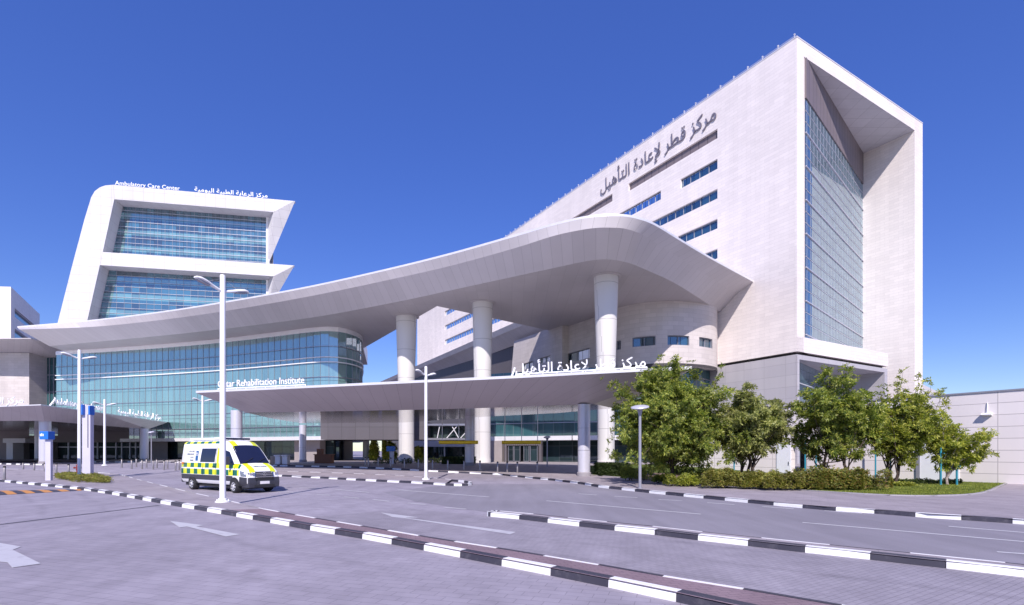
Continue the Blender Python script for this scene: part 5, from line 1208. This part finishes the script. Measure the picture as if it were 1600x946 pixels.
shrub('shrub', 1160, 1200, 736, 764, 1.6, 'leaf_shrub', 'olive shrub right of the front teal stake', 1650, 7)
shrub('shrub', 1196, 1254, 733, 766, 1.8, 'leaf_shrub', 'olive shrub below the gap between the second and third tree', 2250, 8)
shrub('shrub', 1250, 1296, 731, 766.5, 1.8, 'leaf_ruddy', 'reddish tipped shrub in front of the dark doorway', 1300, 9)
shrub('shrub', 1290, 1345, 732, 767, 1.8, 'leaf_ruddy', 'reddish tipped shrub below the third tree', 2250, 10)
shrub('shrub', 1338, 1391, 733, 766.5, 1.8, 'leaf_ruddy', 'reddish tipped shrub at the right end of the hedge row', 1500, 12)
shrub('low_plants', 1394, 1440, 748, 757, 1.2, 'leaf_hedge', 'sparse dark low plants along the wall behind the lawn', 300, 13, None, cat='plants')
shrub('low_plants', 1455, 1500, 749, 756.5, 1, 'leaf_hedge', 'sparse dark low plants behind the small tree on the lawn', 220, 15, None, cat='plants')
shrub('yellow_plants', 1408, 1437, 753.5, 760, .8, 'leaf_bright', 'pale yellow cushion of ground plants on the lawn', 700, 16, None, ln=.07, wd=.05, cat='plants')
shrub('shrub', 580, 640, 716, 725.5, 2, 'leaf_hedge', 'dark planter greenery under the bridge block', 700, 17, 'plaza greenery', zb=.58)
shrub('shrub', 645, 690, 715, 724.5, 2, 'leaf_olive', 'low olive greenery beyond the leftmost white column', 700, 18, 'plaza greenery', zb=.58)
# short mown grass on the lawn
rnd = random.Random(44); gm_ = MB(); lp = W_in[4:] + [V(31.5,38,0), V(24,42,0)]; lc = V(21, 29, 0)
for i in range(26000):
    j = rnd.randrange(len(lp)); a, b = lp[j], lp[(j+1) % len(lp)]; e = a.lerp(b, rnd.random()); c = lc.lerp(V(e.x, e.y, 0), math.sqrt(rnd.random()) * .985)
    h = rnd.uniform(.03, .075); th = rnd.uniform(0, 6.28); dx, dy = math.cos(th)*.012, math.sin(th)*.012; lx, ly = rnd.uniform(-.02,.02), rnd.uniform(-.02,.02); z0 = gz(c.y) + .174
    gm_.face([V(c.x-dx, c.y-dy, z0), V(c.x+dx, c.y+dy, z0), V(c.x+lx, c.y+ly, z0+h)])
tag(gm_.build('grass', 'leaf_green', None, org=V(21, 29, .17)), 'short mown green grass on the corner lawn', 'grass', None, 'stuff')
# sprawling ground cover on the left island
rnd = random.Random(21); cm = MB(); pol = [Tz(*q, .15) for q in ((83,748),(88,745),(106,742.5),(150,744.5),(176,752),(172,756),(120,754.5))]
cx_ = sum(p.x for p in pol)/len(pol); cy_ = sum(p.y for p in pol)/len(pol)
for i in range(3400):
    a, b = rnd.sample(range(len(pol)), 2); i_ = rnd.randrange(len(pol)); e = pol[i_].lerp(pol[(i_+1) % len(pol)], rnd.random()); c = V(cx_, cy_, 0).lerp(e, math.sqrt(rnd.random()) * rnd.uniform(.85,1.03))
    leaf_cluster(cm, V(c.x, c.y, .16 + rnd.uniform(0, .28)), V(rnd.gauss(0,.5), rnd.gauss(0,.5), 1), .10, .05, 5, rnd, 0)
tag(cm.build('ground_cover', 'leaf_shrub', None, org=V(cx_, cy_, .14)), 'low brownish green ground cover patch at the foot of the lavender totem', 'ground cover', None, 'stuff')
# tree belt across the road behind the viewer, mirrored in the lobby glass
rnd = random.Random(5); mb = MB(); hts = [rnd.uniform(6, 10) for _ in range(121)]
for i in range(120):
    x0, x1 = -240 + 4*i, -236 + 4*i; y0, y1 = -62 + 3*math.sin(i*.9), -62 + 3*math.sin((i+1)*.9)
    mb.face([V(x0,y0,0), V(x1,y1,0), V(x1,y1+1.5,hts[i+1]*.7), V(x0,y0+1.5,hts[i]*.7)]); mb.face([V(x0,y0+1.5,hts[i]*.7), V(x1,y1+1.5,hts[i+1]*.7), V(x1,y1-1,hts[i+1]), V(x0,y0-1,hts[i])])
    mb.face([V(x0,y0-1,hts[i]), V(x1,y1-1,hts[i+1]), V(x1,y1-5,0), V(x0,y0-5,0)])
tag(mb.build('tree_belt', 'belt_green', None), 'far green tree belt across the road', 'trees', None, 'stuff')
# distant treetops glimpsed beyond the plaza
for i, (a, b, yt, lab) in enumerate(((574,586,686,'green treetop glimpsed under the bridge block, left'),(600,614,686,'green treetop glimpsed above the blue topped kiosk'),(648,662,700,'green bush glimpsed right of the leftmost white column'))):
    shrub('distant_bush', a, b, yt, 721.5, 3, 'leaf_bright', lab, 700, 30 + i, 'distant greenery beyond the plaza', ln=.4, wd=.2, zb=.45, cat='bush')
